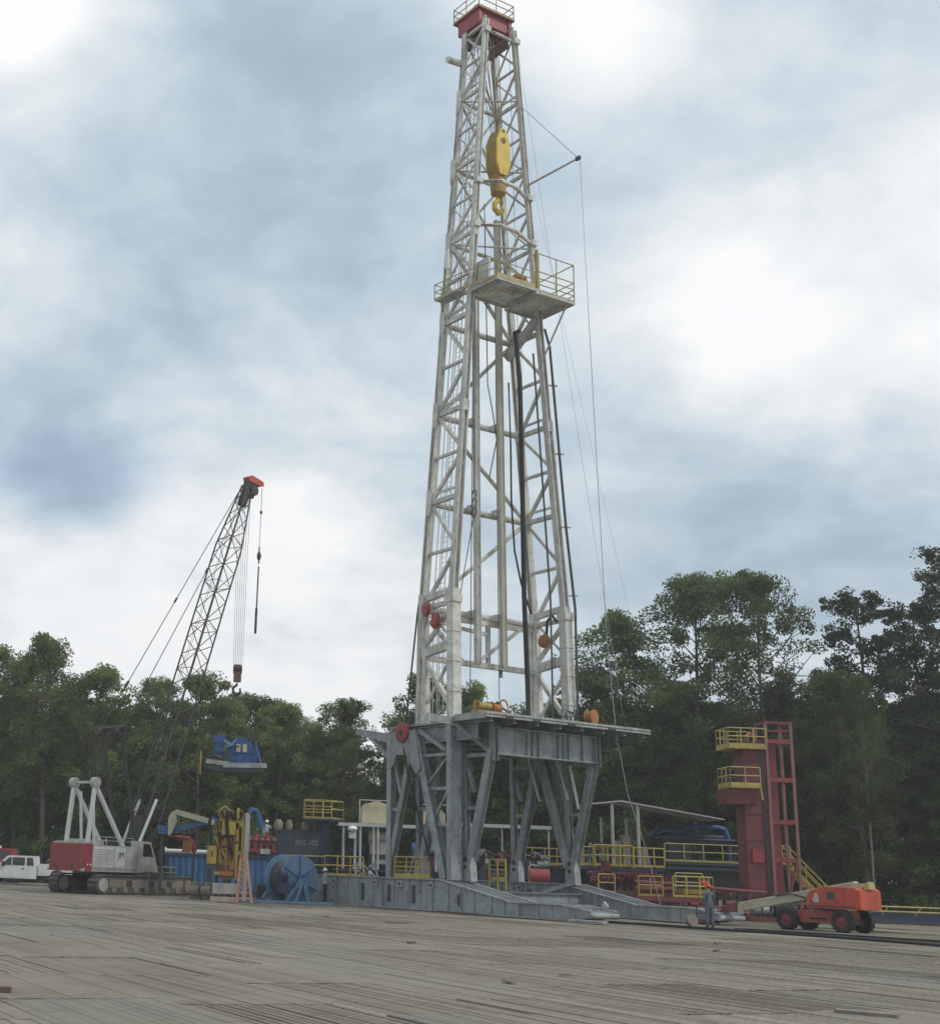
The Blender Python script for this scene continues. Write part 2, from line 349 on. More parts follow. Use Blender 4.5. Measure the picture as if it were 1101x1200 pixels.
def lay_mats():
    rnd = random.Random(21); boards = []
    NB = 15; bw = .162; mw = NB*bw
    for iv in range(-30, 44):
        v0 = iv*mw; u = -20 + rnd.uniform(0, 4.5)
        while u < 135:
            ln = rnd.choice((4.27, 4.88, 4.88)); mid = pd*(u+ln/2) + pl*(v0+mw/2)
            X, Y = mid.x, mid.y
            if -46 < X < 64 and 8 < Y < 118 and not (Y > 118 - max(0, X)*.42) and X > -.34*Y-7 and X < .58*Y+9:
                mz = rnd.gauss(0, .007); 
                if rnd.random() < .035: mz += rnd.uniform(.02, .05)
                mt_ = rnd.gauss(0, .004); md = rnd.gauss(0, .006); base = rnd.uniform(.88, 1.12); warm = rnd.uniform(.0, .08)
                for k in range(NB):
                    if rnd.random() < .003: continue
                    e0 = rnd.uniform(-.05, .05); e1 = rnd.uniform(-.06, .02); gap = rnd.uniform(.003, .010)
                    s = base*rnd.uniform(.84, 1.12)*(1.25 if rnd.random() < .04 else 1)
                    boards.append((Y, board_verts(u+e0, u+ln+e1, v0+k*bw+gap, v0+(k+1)*bw, mz+rnd.gauss(0, .004), md, mt_+rnd.gauss(0, .002)), (s*(1+warm), s, s*(1-warm), 1), mid))
            u += ln + rnd.uniform(.01, .05)
    return boards
def tinted(me, cols):
    ca = me.color_attributes.new('tint', 'FLOAT_COLOR', 'CORNER'); fl = []
    for p in me.polygons: fl += list(cols[p.index])*p.loop_total
    ca.data.foreach_set('color', fl)
boards = lay_mats()
def inview(p):
    c = camo.matrix_world.inverted() @ Vector((p.x, p.y, 0)); x = 301+1573*c.x/-c.z; y = 600-1573*c.y/-c.z
    return -40 < x < 1140 and y < 1215
vis = sorted([b for b in boards if inview(b[3])], key=lambda b: b[0])[:300]; vid = {id(b) for b in vis}
for b in vis:
    o3 = Vector(b[1][4]); me = bpy.data.meshes.new('plank'); me.from_pydata([tuple(Vector(v)-o3) for v in b[1]], [], BF); me.update(); tinted(me, [b[2]]*5)
    o = bpy.data.objects.new('plank', me); COL.objects.link(o); o.location = o3; o.parent = ground; me.materials.append(m_plank)
V = []; F = []; C = []
for b in boards:
    if id(b) in vid: continue
    k = len(V); V += b[1]; F += [tuple(i+k for i in f) for f in BF]; C += [b[2]]*5
me = bpy.data.meshes.new('plank_field'); me.from_pydata(V, [], F); me.update(); tinted(me, C); me.materials.append(m_plank)
o = bpy.data.objects.new('plank_field', me); COL.objects.link(o); o.parent = ground; o['kind'] = 'stuff'

# ------------------------------------------------------------------ trees
def leaf_material(name, col, tr=.35, pale=1.0):
    m = bpy.data.materials.new(name); m.use_nodes = True; nt = m.node_tree; N = nt.nodes; L = nt.links; N.clear()
    out = N.new('ShaderNodeOutputMaterial'); a = N.new('ShaderNodeBsdfDiffuse'); t = N.new('ShaderNodeBsdfTranslucent'); mx = N.new('ShaderNodeMixShader'); mx.inputs[0].default_value = tr
    g = N.new('ShaderNodeNewGeometry'); o = N.new('ShaderNodeObjectInfo')
    n = N.new('ShaderNodeTexNoise'); n.inputs['Scale'].default_value = .45; n.inputs['Detail'].default_value = 3; L.new(g.outputs['Position'], n.inputs['Vector'])
    r = N.new('ShaderNodeMapRange'); L.new(n.outputs[0], r.inputs[0]); r.inputs[1].default_value = .3; r.inputs[2].default_value = .7; r.inputs[3].default_value = .62; r.inputs[4].default_value = 1.35
    r2 = N.new('ShaderNodeMapRange'); L.new(g.outputs['Random Per Island'], r2.inputs[0]); r2.inputs[3].default_value = .7; r2.inputs[4].default_value = 1.35
    r3 = N.new('ShaderNodeMapRange'); L.new(o.outputs['Random'], r3.inputs[0]); r3.inputs[3].default_value = .78; r3.inputs[4].default_value = 1.25
    m1 = N.new('ShaderNodeMath'); m1.operation = 'MULTIPLY'; L.new(r.outputs[0], m1.inputs[0]); L.new(r2.outputs[0], m1.inputs[1])
    m2 = N.new('ShaderNodeMath'); m2.operation = 'MULTIPLY'; L.new(m1.outputs[0], m2.inputs[0]); L.new(r3.outputs[0], m2.inputs[1])
    hs = N.new('ShaderNodeHueSaturation'); hs.inputs['Color'].default_value = (*col, 1); L.new(m2.outputs[0], hs.inputs['Value'])
    hr = N.new('ShaderNodeMapRange'); L.new(o.outputs['Random'], hr.inputs[0]); hr.inputs[3].default_value = .475; hr.inputs[4].default_value = .515; L.new(hr.outputs[0], hs.inputs['Hue'])
    L.new(hs.outputs[0], a.inputs[0]); L.new(hs.outputs[0], t.inputs[0]); L.new(a.outputs[0], mx.inputs[1]); L.new(t.outputs[0], mx.inputs[2]); L.new(mx.outputs[0], out.inputs[0])
    return m
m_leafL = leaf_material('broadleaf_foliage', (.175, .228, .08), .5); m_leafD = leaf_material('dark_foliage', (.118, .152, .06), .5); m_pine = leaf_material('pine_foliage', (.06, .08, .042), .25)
m_bark = mat('grey_bark', (.12, .105, .085), .9, dirt=.4, bump=.5); m_barkp = mat('pale_bark', (.22, .20, .17), .9, dirt=.4, bump=.4)
def leaves(V, F, rnd, c, r, n, s):
    for _ in range(n):
        while True:
            p = Vector((rnd.uniform(-1, 1), rnd.uniform(-1, 1), rnd.uniform(-1, 1)))
            if p.length < 1: break
        p = Vector((c[0]+p.x*r, c[1]+p.y*r, c[2]+p.z*r*.72)); q = Quaternion((rnd.gauss(0,1), rnd.gauss(0,1), rnd.gauss(0,1), rnd.gauss(0,1))).normalized()
        a = q @ Vector((1, 0, 0)); b = q @ Vector((0, 1, 0)); w = s*rnd.uniform(.6, 1.25); h = w*rnd.uniform(.45, .75)
        k = len(V); V += [tuple(p-a*w), tuple(p-b*h), tuple(p+a*w), tuple(p+b*h)]; F.append((k, k+1, k+2, k+3))
def tree_meshes(seed, H, R, clear, dens, kind='broad', leaf=.115):
    rnd = random.Random(seed); tb = MB(); V = []; F = []
    lean = Vector((rnd.uniform(-.05, .05), rnd.uniform(-.05, .05), 0)); r0_ = H*.011+.06
    def tp(t): return Vector((lean.x*H*t + .25*math.sin(t*5+seed), lean.y*H*t + .25*math.cos(t*4+seed), H*t))
    tb.path([tp(i/9*.93) for i in range(10)], [r0_*(1-.86*i/9) for i in range(10)], 7)
    nl = int(12 + H*.8)
    for i in range(nl):
        t = clear + (.97-clear)*(i+rnd.random()*.7)/nl; f = (t-clear)/(1-clear)
        base = tp(min(t, .93)); az = i*2.4 + rnd.uniform(-.5, .5)
        if kind == 'pine': ln = R*(1.02-f)**.7*rnd.uniform(.55, 1.15)+.5; el = rnd.uniform(-.05, .3)
        else: ln = R*(math.sin(math.pi*min(1, .22+f*.80))**.75)*rnd.uniform(.62, 1.2)+.4; el = .15+f*.9+rnd.uniform(-.2, .25)
        d = Vector((math.cos(az)*math.cos(el), math.sin(az)*math.cos(el), math.sin(el)))
        p1 = base + d*ln*.5 + Vector((0, 0, -.05*ln)); p2 = base + d*ln + Vector((0, 0, .12*ln*(1 if kind != 'pine' else .3)))
        rb = r0_*(1-t)*.55+.025; tb.path([base, p1, p2], [rb, rb*.6, .015], 5)
        tips = [(p2, 1.0), (base.lerp(p1, .95), .75)]
        for k in range(rnd.randint(3, 5) if kind != 'pine' else rnd.randint(6, 9)):
            s_ = rnd.uniform(.4, 1); q = base + d*ln*s_; dd = (d*.5 + Vector((rnd.gauss(0, .7), rnd.gauss(0, .7), rnd.gauss(.15, .45)))).normalized(); e = q + dd*rnd.uniform(.5, .95)*max(1., ln*.5)
            tb.tube(q, e, rb*.35+.01, .01, 4, False); tips.append((e, .9))
        for c, sc in tips:
            rr = (rnd.uniform(.5, 1.05) if kind == 'broad' else rnd.uniform(.22, .75))*sc*(.75+R*.09)
            leaves(V, F, rnd, c, rr, int(dens*rnd.uniform(.6, 1.35)*sc*(.5 if kind == 'pine' else 1)), leaf)
    me = bpy.data.meshes.new('crown'); me.from_pydata(V, [], F); me.update()
    return tb.mesh('trunk'), me
KINDS = {}
def kinds():
    for n, a in dict(tall1=(3, 20, 4.2, .30, 165), tall2=(11, 20, 3.8, .36, 165), round1=(5, 16, 4.4, .14, 190), round2=(8, 16, 4.0, .10, 190), bush1=(15, 11, 3.4, .04, 170), bush2=(19, 10, 3.2, .03, 170),
                     open1=(23, 24, 4.6, .36, 190), open2=(29, 24, 4.8, .40, 180), slim=(31, 18, 2.6, .22, 130)).items():
        KINDS[n] = (tree_meshes(*a), a[1])
    KINDS['pine'] = (tree_meshes(37, 28, 5.2, .36, 170, 'pine'), 28); KINDS['pine2'] = (tree_meshes(43, 24, 4.6, .40, 170, 'pine'), 24)
kinds()
def tree(kind, x, y, h, rz, label, group, dark=False, name='leafy_tree', wide=1.0, pale=False):
    (tm, cm), H = KINDS[kind]; s = h/H
    e = bpy.data.objects.new(name, None); COL.objects.link(e); e.location = (x, y, -.12); e.rotation_euler = (0, 0, rz); e.scale = (s*wide, s*wide, s); tag(e, label, 'tree', group)
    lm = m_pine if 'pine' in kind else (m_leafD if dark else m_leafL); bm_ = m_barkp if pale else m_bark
    for nm, me, m in (('trunk', tm, bm_), ('crown', cm, lm)):
        o = bpy.data.objects.new(nm, me); COL.objects.link(o); o.parent = e
        if not me.materials: me.materials.append(m)
        o.material_slots[0].link = 'OBJECT'; o.material_slots[0].material = m
LEFTG = 'trees of the wood on the left'; RIGHTG = 'trees of the wood on the right'
for k, x, y, h, rz, lb in [
    ('round1', -24.6, 126, 21.0, .3, 'broad leafy tree at the far left edge above the pickup'), ('tall1', -18.4, 125, 21.9, 1.3, 'tallest leafy tree of the left wood, above the crane gantry'),
    ('tall2', -21.6, 130, 20.6, 2.2, 'narrow leafy tree between the two tallest at far left'),
    ('round2', -13.2, 125, 19.0, .9, 'leafy tree where the crane pendant lines meet the wood'), ('tall2', -8.6, 126, 18.4, 3.0, 'leafy tree just left of the crane boom'),
    ('round1', -4.6, 124, 18.6, 4.1, 'dense round tree behind the crane boom and hook'), ('slim', -1.4, 126, 17.0, .5, 'slim tree directly behind the hanging blue unit'),
    ('round2', 2.9, 125, 16.3, 5.1, 'rounded tree right of the hanging blue unit'), ('slim', 5.2, 127, 15.2, 1.9, 'low slim tree left of the cream tank'),
    ('tall1', 8.6, 124, 16.9, 2.7, 'upright tree with open top left of the grey wing beam'), ('round2', 15.4, 122, 18.8, 3.6, 'leafy tree rising behind the left mast legs'),
    ('tall2', 19.6, 120, 18.0, .2, 'leafy tree seen between the mast legs above the floor'), ('slim', 17.6, 126, 18.0, 4.4, 'slim tree right behind the red sheave on the substructure')]:
    tree(k, x, y, h, rz, lb, LEFTG, wide=1.0)
for k, x, y, h, rz, lb, w in [
    ('open1', 36.6, 110, 27.2, .4, 'tall dark tree with domed crown beyond the floor end', 1.05), ('open2', 41.7, 109, 26.8, 2.0, 'tall dark tree with open forked limbs behind the red tower', .9),
    ('tall1', 31.6, 112, 23.4, 1.2, 'dark leafy tree left of the tallest right hand tree', 1.05), ('round1', 28.6, 113, 18.6, 3.9, 'lower dark tree beside the end of the drill floor', 1.0),
    ('tall2', 46.0, 107, 18.4, 3.3, 'dark leafy tree right of the forked tall tree', .8), ('slim', 45.4, 101, 18.0, 5.0, 'slim light green tree in the dip right of the red tower', 1.0)]:
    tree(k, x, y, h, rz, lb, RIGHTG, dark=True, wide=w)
tree('pine2', 49.7, 107, 26.2, .7, 'pine with layered branches near the right edge', RIGHTG, name='pine_tree', wide=1.0)
tree('pine', 54.2, 103, 30.0, 2.1, 'tallest pine cut by the right edge of the picture', RIGHTG, name='pine_tree')
tree('pine2', 52.4, 106, 25.6, 4.0, 'shorter pine between the two tall pines at the right', RIGHTG, name='pine_tree')
tree('open2', 44.8, 98.5, 17.0, 4.5, 'pale trunked slender tree right of the red tower', RIGHTG, dark=True, wide=.45, pale=True)
tree('open1', 52.2, 94.5, 17.5, 1.5, 'pale trunked slender tree behind the yellow barrier', RIGHTG, dark=True, wide=.5, pale=True)
rt = random.Random(5)
FL_ = [(-48, 146), (-26, 134), (0, 130), (16, 126), (30, 116), (45, 108), (60, 100), (80, 92)]
def edge(t):
    n = len(FL_)-1; i = min(n-1, int(t*n)); f = t*n-i; a, b = FL_[i], FL_[i+1]; return a[0]+(b[0]-a[0])*f, a[1]+(b[1]-a[1])*f
for row, (off, nn, h0, h1) in enumerate(((-2.5, 40, 9.5, 13), (3, 48, 13.5, 16.5), (8, 46, 14.5, 17.2))):
    for i in range(nn):
        x, y = edge((i+.5+rt.uniform(-.3, .3))/nn); y += off + rt.uniform(-1, 1); right = x > 26
        h = rt.uniform(h0, h1)*(1.08 if right and row else (1.1 if row and x < 4 else 1.0))
        if 9.5 < x < 14.5: h = min(h, 9.5)
        k = rt.choice(('bush1', 'bush2', 'round2')) if row == 0 else rt.choice(('round1', 'round2', 'tall1', 'slim', 'tall2'))
        lb = ('low bushy tree in the front edge of the ' if row == 0 else 'mid height tree packed in the ') + ('right wood' if right else 'left wood')
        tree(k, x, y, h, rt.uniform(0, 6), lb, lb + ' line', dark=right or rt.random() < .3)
def woods(name, xs, nq, hfun, label):
    rnd = random.Random(77); V = []; F = []
    for _ in range(nq):
        t = rnd.uniform(*xs); x, y = edge(t); y += 14 + rnd.uniform(0, 7); h = hfun(x)*(.85+.25*math.sin(x*1.3)*math.sin(x*.47+2)); z = h*rnd.random()**.8
        leaves(V, F, rnd, (x, y, z), .3, 1, .42)
    me = bpy.data.meshes.new(name); me.from_pydata(V, [], F); me.update(); me.materials.append(m_leafD)
    o = bpy.data.objects.new(name, me); COL.objects.link(o); tag(o, label, 'woods', kind='stuff')
woods('background_woods', (0, 1), 70000, lambda x: 15 if x > 26 else (8.5 if 9 < x < 14.5 else 15.5), 'dense dark foliage filling the wood behind the trees')
def brush():
    rnd = random.Random(99); V = []; F = []
    for _ in range(1500):
        x, y = edge(rnd.random()); y += rnd.uniform(-7, 1); h = rnd.uniform(.6, 2.4); leaves(V, F, rnd, (x, y, h*.5), h*.6, 14, .17)
    me = bpy.data.meshes.new('undergrowth'); me.from_pydata(V, [], F); me.update(); me.materials.append(m_leafD)
    o = bpy.data.objects.new('undergrowth', me); COL.objects.link(o); tag(o, 'low green undergrowth along the foot of the wood', 'undergrowth', kind='stuff')
brush()

# ------------------------------------------------------------------ substructure (rig frame: x toward the ramps, y across, z up)
S = Thing('rig_substructure', 'grey steel rig substructure with drill floor, braced legs and two long ramped skid boxes', 'substructure', (0, 6, 0), RIG_M)
def skid(y0, w, xr, z0=0.):
    # long box, ramp, low deck, nose
    prof = [(xr, .06), (9.6, .06), (10.9, .26), (10.9, .52), (9.1, .72), (5.6, .70), (.1, 1.62), (xr, 1.62)]
    o = S.part('skid_box', MB().prism(prof, (0, y0+.05, 0), (1, 0, 0), (0, 0, 1), (0, w-.1, 0)), m_grey)
    for yy in (y0, y0+w-.06):
        b = MB(); b.beam((.1, yy+.03, 1.65), (5.6, yy+.03, .73), .16, .07); b.beam((5.6, yy+.03, .73), (9.1, yy+.03, .75), .14, .06); b.beam((9.1, yy+.03, .745), (10.95, yy+.03, .54), .14, .06)
        b.beam((xr, yy+.03, 1.645), (.1, yy+.03, 1.65), .16, .06); b.beam((xr, yy+.03, .07), (9.6, yy+.03, .07), .16, .06)
        S.part('flange', b, m_greyl, o)
    x = xr+.5; k = 0
    while x < 9.2:
        top = 1.60 if x < .1 else (1.60-(x-.1)*.167 if x < 5.6 else .68)
        for yy in ((y0-.005,) if y0 < 5 else (y0-.005,)):
            S.part('stiffener', MB().box((x-.02, yy, .1), (x+.02, yy+.06, top)), m_grey, o)
        x += (1.05, 1.35, .95)[k % 3]; k += 1
    for x in ((-4.4, -2.2, -6.9, 1.6) if y0 < 5 else (-6, -2.6)):
        S.part('access_hole', MB().box((x-.16, y0+.035, .38), (x+.16, y0+.052, 1.30 if x < 1 else .95)), m_dkgrey, o)
    # hinge tubes and treads of the nose and ramp
    b = MB()
    for i in range(3): b.beam((9.7+i*.5, y0+.1, .70-i*.06), (9.7+i*.5, y0+w-.1, .70-i*.06), .10, .05)
    b.tube((10.95, y0-.06, .33), (10.95, y0+w+.06, .33), .13, n=12)
    S.part('nose_roller', b, m_grey, o)
    for x in (-13.2, -9.6, -5.6, -3.3, -.6):
        lg = S.part('pad_eye', MB().prism([(-.22, 0), (.22, 0), (.14, .32), (-.14, .32)], (x, y0-.05, 1.2), (1, 0, 0), (0, 0, 1), (0, .05, 0)), m_greyl, o); S.part('pin', MB().tube((x, y0-.16, 1.36), (x, y0, 1.36), .06, n=8), m_dkgrey, lg)
    b = MB(); yy = y0+.35
    while yy < y0+w-.2: b.beam((.3, yy, 1.64), (5.5, yy, .77), .05, .05); yy += .36
    S.part('ramp_runner', b, m_grey, o)
    return o
sk1 = skid(0, 1.65, -15.5); sk2 = skid(8.6, 1.65, -15.5)
S.part('shoe_plate', MB().prism([(0, 0), (.3, .05), (.38, .2), (.15, .42), (.02, .3)], (10.3, 1.35, .55), (1, 0, 0), (0, 0, 1), (0, .12, 0)), m_greyl, sk1)
for x in (-11.5, -8.2, -4.8, -1.5):
    S.part('cross_beam', MB().hbeam((x, 1.65, .75), (x, 8.6, .75), .35, .8), m_grey)
def brace(p, q, w, h=None, nm='brace', m=None, hb=True, up=(0, 1, 0)):
    h = h or w; b = MB()
    (b.hbeam(p, q, w, h, .03, up) if hb else b.beam(p, q, w, h, up)); return S.part(nm, b, m or m_grey)
def near_panel(y):
    brace((-4.62, y, 1.65), (-4.62, y, 9.3), .40, .40, 'column')
    brace((-4.75, y+.02, 1.8), (-2.75, y+.02, 8.6), .34, .34)
    brace((-4.4, y+.02, 8.3), (-3.55, y+.02, 5.7), .18)
    brace((-4.5, y+.03, 5.35), (-3.75, y+.03, 5.35), .2)
    brace((-2.35, y+.05, 9.4), (.12, y+.05, 1.7), .50, .40)
    brace((-3.2, y+1.2, 4.6), (-4.1, y+.9, 1.7), .16)
    S.part('gusset_plate', MB().prism([(-4.8, 7.5), (-4.25, 7.7), (-3.9, 8.35), (-3.0, 8.3), (-2.1, 7.2), (-1.7, 7.5), (-2.2, 9.65), (-4.8, 9.65)], (0, y-.24, 0), (1, 0, 0), (0, 0, 1), (0, .05, 0)), m_grey)
    brace((.5, y+.3, 1.65), (.5, y+.3, 9.9), .38, .70, 'column', hb=False)
    S.part('column_flange', MB().box((.62, y-.07, 1.66), (.71, y+.67, 9.88)), m_grey)
    for z in (8.2, 6.4, 4.5):
        x0 = -2.35+(9.4-z)/7.7*2.47; brace((x0+.2, y+.1, z), (.32, y+.1, z), .16)
    brace((-1.6, y+.1, 6.5), (.3, y+.1, 8.1), .12); brace((-1.0, y+.1, 4.6), (.3, y+.1, 6.3), .12); brace((-2.1, y+.02, 9.6), (.25, y+.02, 8.4), .2)
near_panel(.3)
S.part('cross_beam', MB().hbeam((1.7, 1.65, .9), (1.7, 8.6, .9), .3, .5), m_grey)
def leg_set(x, y, fwd=True, back=False, vert=True):
    sh = MB().prism([(-.42, 0), (.42, 0), (.30, 1.25), (-.30, 1.25)], (x, y-.22, 1.62), (1, 0, 0), (0, 0, 1), (0, .44, 0))
    o = S.part('shoe', sh, m_greyl)
    S.part('pin', MB().tube((x, y-.3, 2.75), (x, y+.3, 2.75), .13, n=12), m_dkgrey, o); S.part('pin', MB().tube((x, y-.3, 2.35), (x, y+.3, 2.35), .10, n=12), m_dkgrey, o)
    if vert:
        brace((x-.18, y, 2.8), (x-.22, y, 9.4), .30, .30, 'column'); brace((x-.2, y, 8.0), (x+.5, y, 6.2), .16)
        brace((x-.1, y, 5.4), (x+.75, y, 5.4), .2); brace((x-.2, y, 8.15), (x+1.5, y, 8.15), .2)
    if fwd: brace((x+.15, y, 2.6), (x+1.95, y, 8.5), .40, .42)
    if back: brace((x-.15, y, 2.6), (x-2.3, y, 8.6), .62, .5); brace((x-.05, y+.4, 2.7), (x-1.7, y+.4, 8.6), .22)
leg_set(.75, 1.42); leg_set(.85, 8.72, back=True); leg_set(-3.7, 8.72); leg_set(-3.3, 1.42, fwd=True)
for x in (-3.3, -1.0):   # pale raising cylinders hanging under the far girder
    S.part('cylinder', MB().tube((x+.85, 8.5, 8.9), (x+1.85, 8.5, 6.2), .07, n=8), m_white)
S.part('cylinder', MB().tube((1.15, 8.4, 8.1), (1.75, 8.4, 5.7), .08, n=8), m_white)
brace((.95, 8.65, 1.7), (-1.05, 6.9, .8), .22)
# girders
g1 = S.part('girder', MB().hbeam((2.75, 1.5, 8.86), (2.75, 8.75, 8.86), .45, 1.45, .06), m_grey)
for y in (3.7, 4.1, 4.5, 5.95, 6.35, 6.7, 7.7): S.part('stiffener', MB().box((2.78, y-.025, 8.2), (2.96, y+.025, 9.52)), m_grey, g1)
brace((2.75, 8.78, 7.9), (2.75, 8.78, 9.8), .55, .3, 'column'); brace((2.75, 1.45, 7.8), (2.75, 1.45, 9.8), .5, .3, 'column')
for y, z0_ in ((.62, 9.35), (1.5, 9.2), (8.7, 9.2), (10.7, 9.5)):
    S.part('girder', MB().hbeam((-4.9, y, z0_), (2.5, y, z0_), .36, .9, .05), m_grey)
for x in (-4.6, -2.4, 0.1): S.part('girder', MB().hbeam((x, .7, 9.3), (x, 11.2, 9.3), .34, .8, .05), m_grey)
fl = S.part('drill_floor', MB().box((1.35, -.05, 10.06), (3.9, 11.85, 10.2)), m_greyl)
S.part('drill_floor', MB().box((-4.9, .35, 9.86), (1.33, 11.3, 9.98)), m_grey)
for z, dx in ((9.97, 0.0), (10.12, .012)):
    S.part('floor_edge_beam', MB().beam((3.93+dx, -.08, z), (3.93+dx, 11.9, z), .06, .10), m_greyl, fl)
S.part('floor_edge_beam', MB().beam((1.3, -.09, 9.97), (3.9, -.09, 9.97), .06, .26), m_greyl, fl)
for y in (0.4, 2, 3.6, 5.2, 6.8, 8.4, 10, 11.5): S.part('joist', MB().hbeam((1.35, y, 9.86), (3.85, y, 9.86), .2, .3, .03), m_grey, fl)
for y in (1.5, 3.4, 5.9, 8.9): S.part('edge_clip', MB().box((3.97, y-.25, 9.9), (4.02, y+.25, 10.06)), m_dkgrey, fl)
S.part('outrigger_beam', MB().beam((1.25, -1.8, 9.93), (1.25, 1.3, 9.78), .14, .42), m_greyl)
brace((1.35, .1, 9.7), (2.7, 1.4, 8.2), .2)
S.part('wing_beam', MB().prism([(-8.0, 10.1), (-4.6, 9.55), (-4.6, 9.0), (-5.4, 9.2), (-8.0, 9.75)], (0, .15, 0), (1, 0, 0), (0, 0, 1), (0, .35, 0)), m_grey)
brace((-6.7, .3, 9.55), (-4.75, .3, 8.2), .22)
shv = S.part('sheave', MB().lathe([(.05, -.1), (.46, -.1), (.56, -.05), (.56, .1), (.05, .1)], (-3.3, .0, 9.55), (0, 1, 0), 28), m_red, label='round red sheave guard at the rear top corner')
S.part('hub', MB().lathe([(.03, -.16), (.16, -.16), (.16, .16), (.03, .16)], (-3.3, -.02, 9.55), (0, 1, 0), 12), m_dred, shv)
# yellow guard gates standing on the near skid
for x0, x1, y, zb, lb in ((-4.0, -.9, .12, 1.68, 'yellow guard panel standing on the near skid between rear column and front brace'), (1.1, 2.4, 2.5, 1.2, 'yellow guard panel behind the ramp top beside the white shoe')):
    T = Thing('guard_panel', lb, 'guard rail', ((x0+x1)/2, y, zb), RIG_M, 'yellow guard panels on the skid')
    b = MB(); n = 3 if x1-x0 > 2 else 2
    for k in range(n+1): T.part('post', MB().beam((x0+(x1-x0)*k/n, y, zb), (x0+(x1-x0)*k/n, y, 2.82), .06), m_yel)
    T.part('rail', MB().beam((x0, y, 2.79), (x1, y, 2.79), .06, .07).beam((x0, y, 2.27), (x1, y, 2.27), .05, .06), m_yel)
    T.part('toe_board', MB().beam((x0, y, 1.80), (x1, y, 1.80), .03, .22), m_yel)
    T.part('mesh_panel', MB().beam((x0, y+.04, 2.5), (x1, y+.04, 2.5), .012, .05).beam((x0, y+.04, 2.05), (x1, y+.04, 2.05), .012, .05), m_yelw)

# ------------------------------------------------------------------ mast
MT = Thing('drilling_mast', 'tall off white lattice drilling mast standing on the grey substructure', 'mast', (-2.2, 6, 9.98), RIG_M)
XR = [(9, -3.62), (18, -3.56), (46, -3.48), (58, -3.15)]; XF = [(9, -.72), (18, -.87), (30, -1.0), (58, -1.2)]; WW = [(9, 4.34), (17.3, 4.27), (36, 2.72), (56, 1.2), (58, 1.05)]
def LP(s, f, z): return Vector((lerp(XF if f else XR, z), 6 + s*lerp(WW, z), z))
LV = [16.9, 23.3, 28.9, 35.0, 40.6, 45.9, 51.0, 55.9]
def mpart(nm, b, m=None, parent=None, label=None): return MT.part(nm, b, m or m_mast, parent, label)
ZS = [9.98, 17.3, 28.9, 40.6, 56.2]
for s in (-1, 1):
    for f in (0, 1):
        for i, (a, b_) in enumerate(zip(ZS, ZS[1:])):
            w = (.58, .42, .38, .32)[i]
            if i == 0 and not f:
                b = MB(); top = LP(s, f, b_); 
                b.beam(LP(s, f, a)+Vector((-.25, 0, 0)), top+Vector((-.12, 0, 0)), .26, .42, (0, 1, 0)); b.beam(LP(s, f, a)+Vector((.45, 0, 0)), top+Vector((.10, 0, 0)), .24, .36, (0, 1, 0))
                b.beam(LP(s, f, 14.2), top, .75, .30, (0, 1, 0))
            elif i == 0:
                b = MB().beam(LP(s, f, a), LP(s, f, b_), w, w, (0, 1, 0))
                for zz in (11.8, 13.5, 15.2): b.beam(LP(s, f, zz)-Vector((0, 0, .04)), LP(s, f, zz)+Vector((0, 0, .04)), w+.08, w+.08, (0, 1, 0))
                b.beam(LP(s, f, b_-.45), LP(s, f, b_), w+.16, w+.10, (0, 1, 0))
            else: b = MB().hbeam(LP(s, f, a), LP(s, f, b_), w, w*.92, .07, (0, 1, 0) if f else (1, 0, 0))
            lg = mpart('leg', b)
            if i and i < 4: mpart('splice_plate', MB().beam(LP(s, f, a-.35), LP(s, f, a+.35), w+.07, w+.05, (0, 1, 0)), None, lg)
        mpart('foot_plate', MB().box((LP(s, f, 10)+Vector((-.45, -.4, -.02))), (LP(s, f, 10)+Vector((.45, .4, .12)))), m_greyl)
# side panels: main and intermediate struts, zig-zag diagonals, flared gussets
for s in (-1, 1):
    y3 = Vector((0, 0, 0))
    for i, z in enumerate(LV):
        k = .22 if z < 40 else .17
        mpart('strut', MB().beam(LP(s, 0, z), LP(s, 1, z), k, k*1.2))
        if i: mpart('strut', MB().beam(LP(s, 0, z+.55), LP(s, 1, z+.55), k*.5, k*.6))
        mpart('gusset_plate', MB().prism([(-.28, -.95), (.22, -.6), (.30, .0), (.2, .75), (-.16, .8)], LP(s, 0, z)+Vector((0, -(.215 if z < 28 else .195 if z < 40 else .17) if s < 0 else (.185 if z < 28 else .165 if z < 40 else .14), 0)), (1, 0, 0), (0, 0, 1), (0, .03, 0)))
        if i < len(LV)-1:
            zn = LV[i+1]; zm = (z+zn)/2
            mpart('strut', MB().beam(LP(s, 0, zm), LP(s, 1, zm), k*.75))
            mpart('brace', MB().beam(LP(s, 0, zn), LP(s, 1, zm+.15), k*.85)); mpart('brace', MB().beam(LP(s, 1, zm-.15), LP(s, 0, z), k*.85))
            if z > 34:
                mpart('brace', MB().beam(LP(s, 0, zm), LP(s, 1, z), k*.55)); mpart('brace', MB().beam(LP(s, 1, zn), LP(s, 0, zm), k*.55))
    mpart('strut', MB().beam(LP(s, 0, 14.2), LP(s, 1, 14.5), .34, .5)); mpart('strut', MB().beam(LP(s, 0, 17.4), LP(s, 1, 17.6), .3, .34))
    mpart('brace', MB().beam(LP(s, 0, 14.4), LP(s, 1, 16.8), .22)); mpart('brace', MB().beam(LP(s, 0, 14.1), LP(s, 1, 10.6), .24)); mpart('brace', MB().beam(LP(s, 1, 14.0), LP(s, 0, 10.8), .14))
    mpart('brace', MB().tube(LP(s, 0, 17.2), LP(s, 1, 14.6), .08))
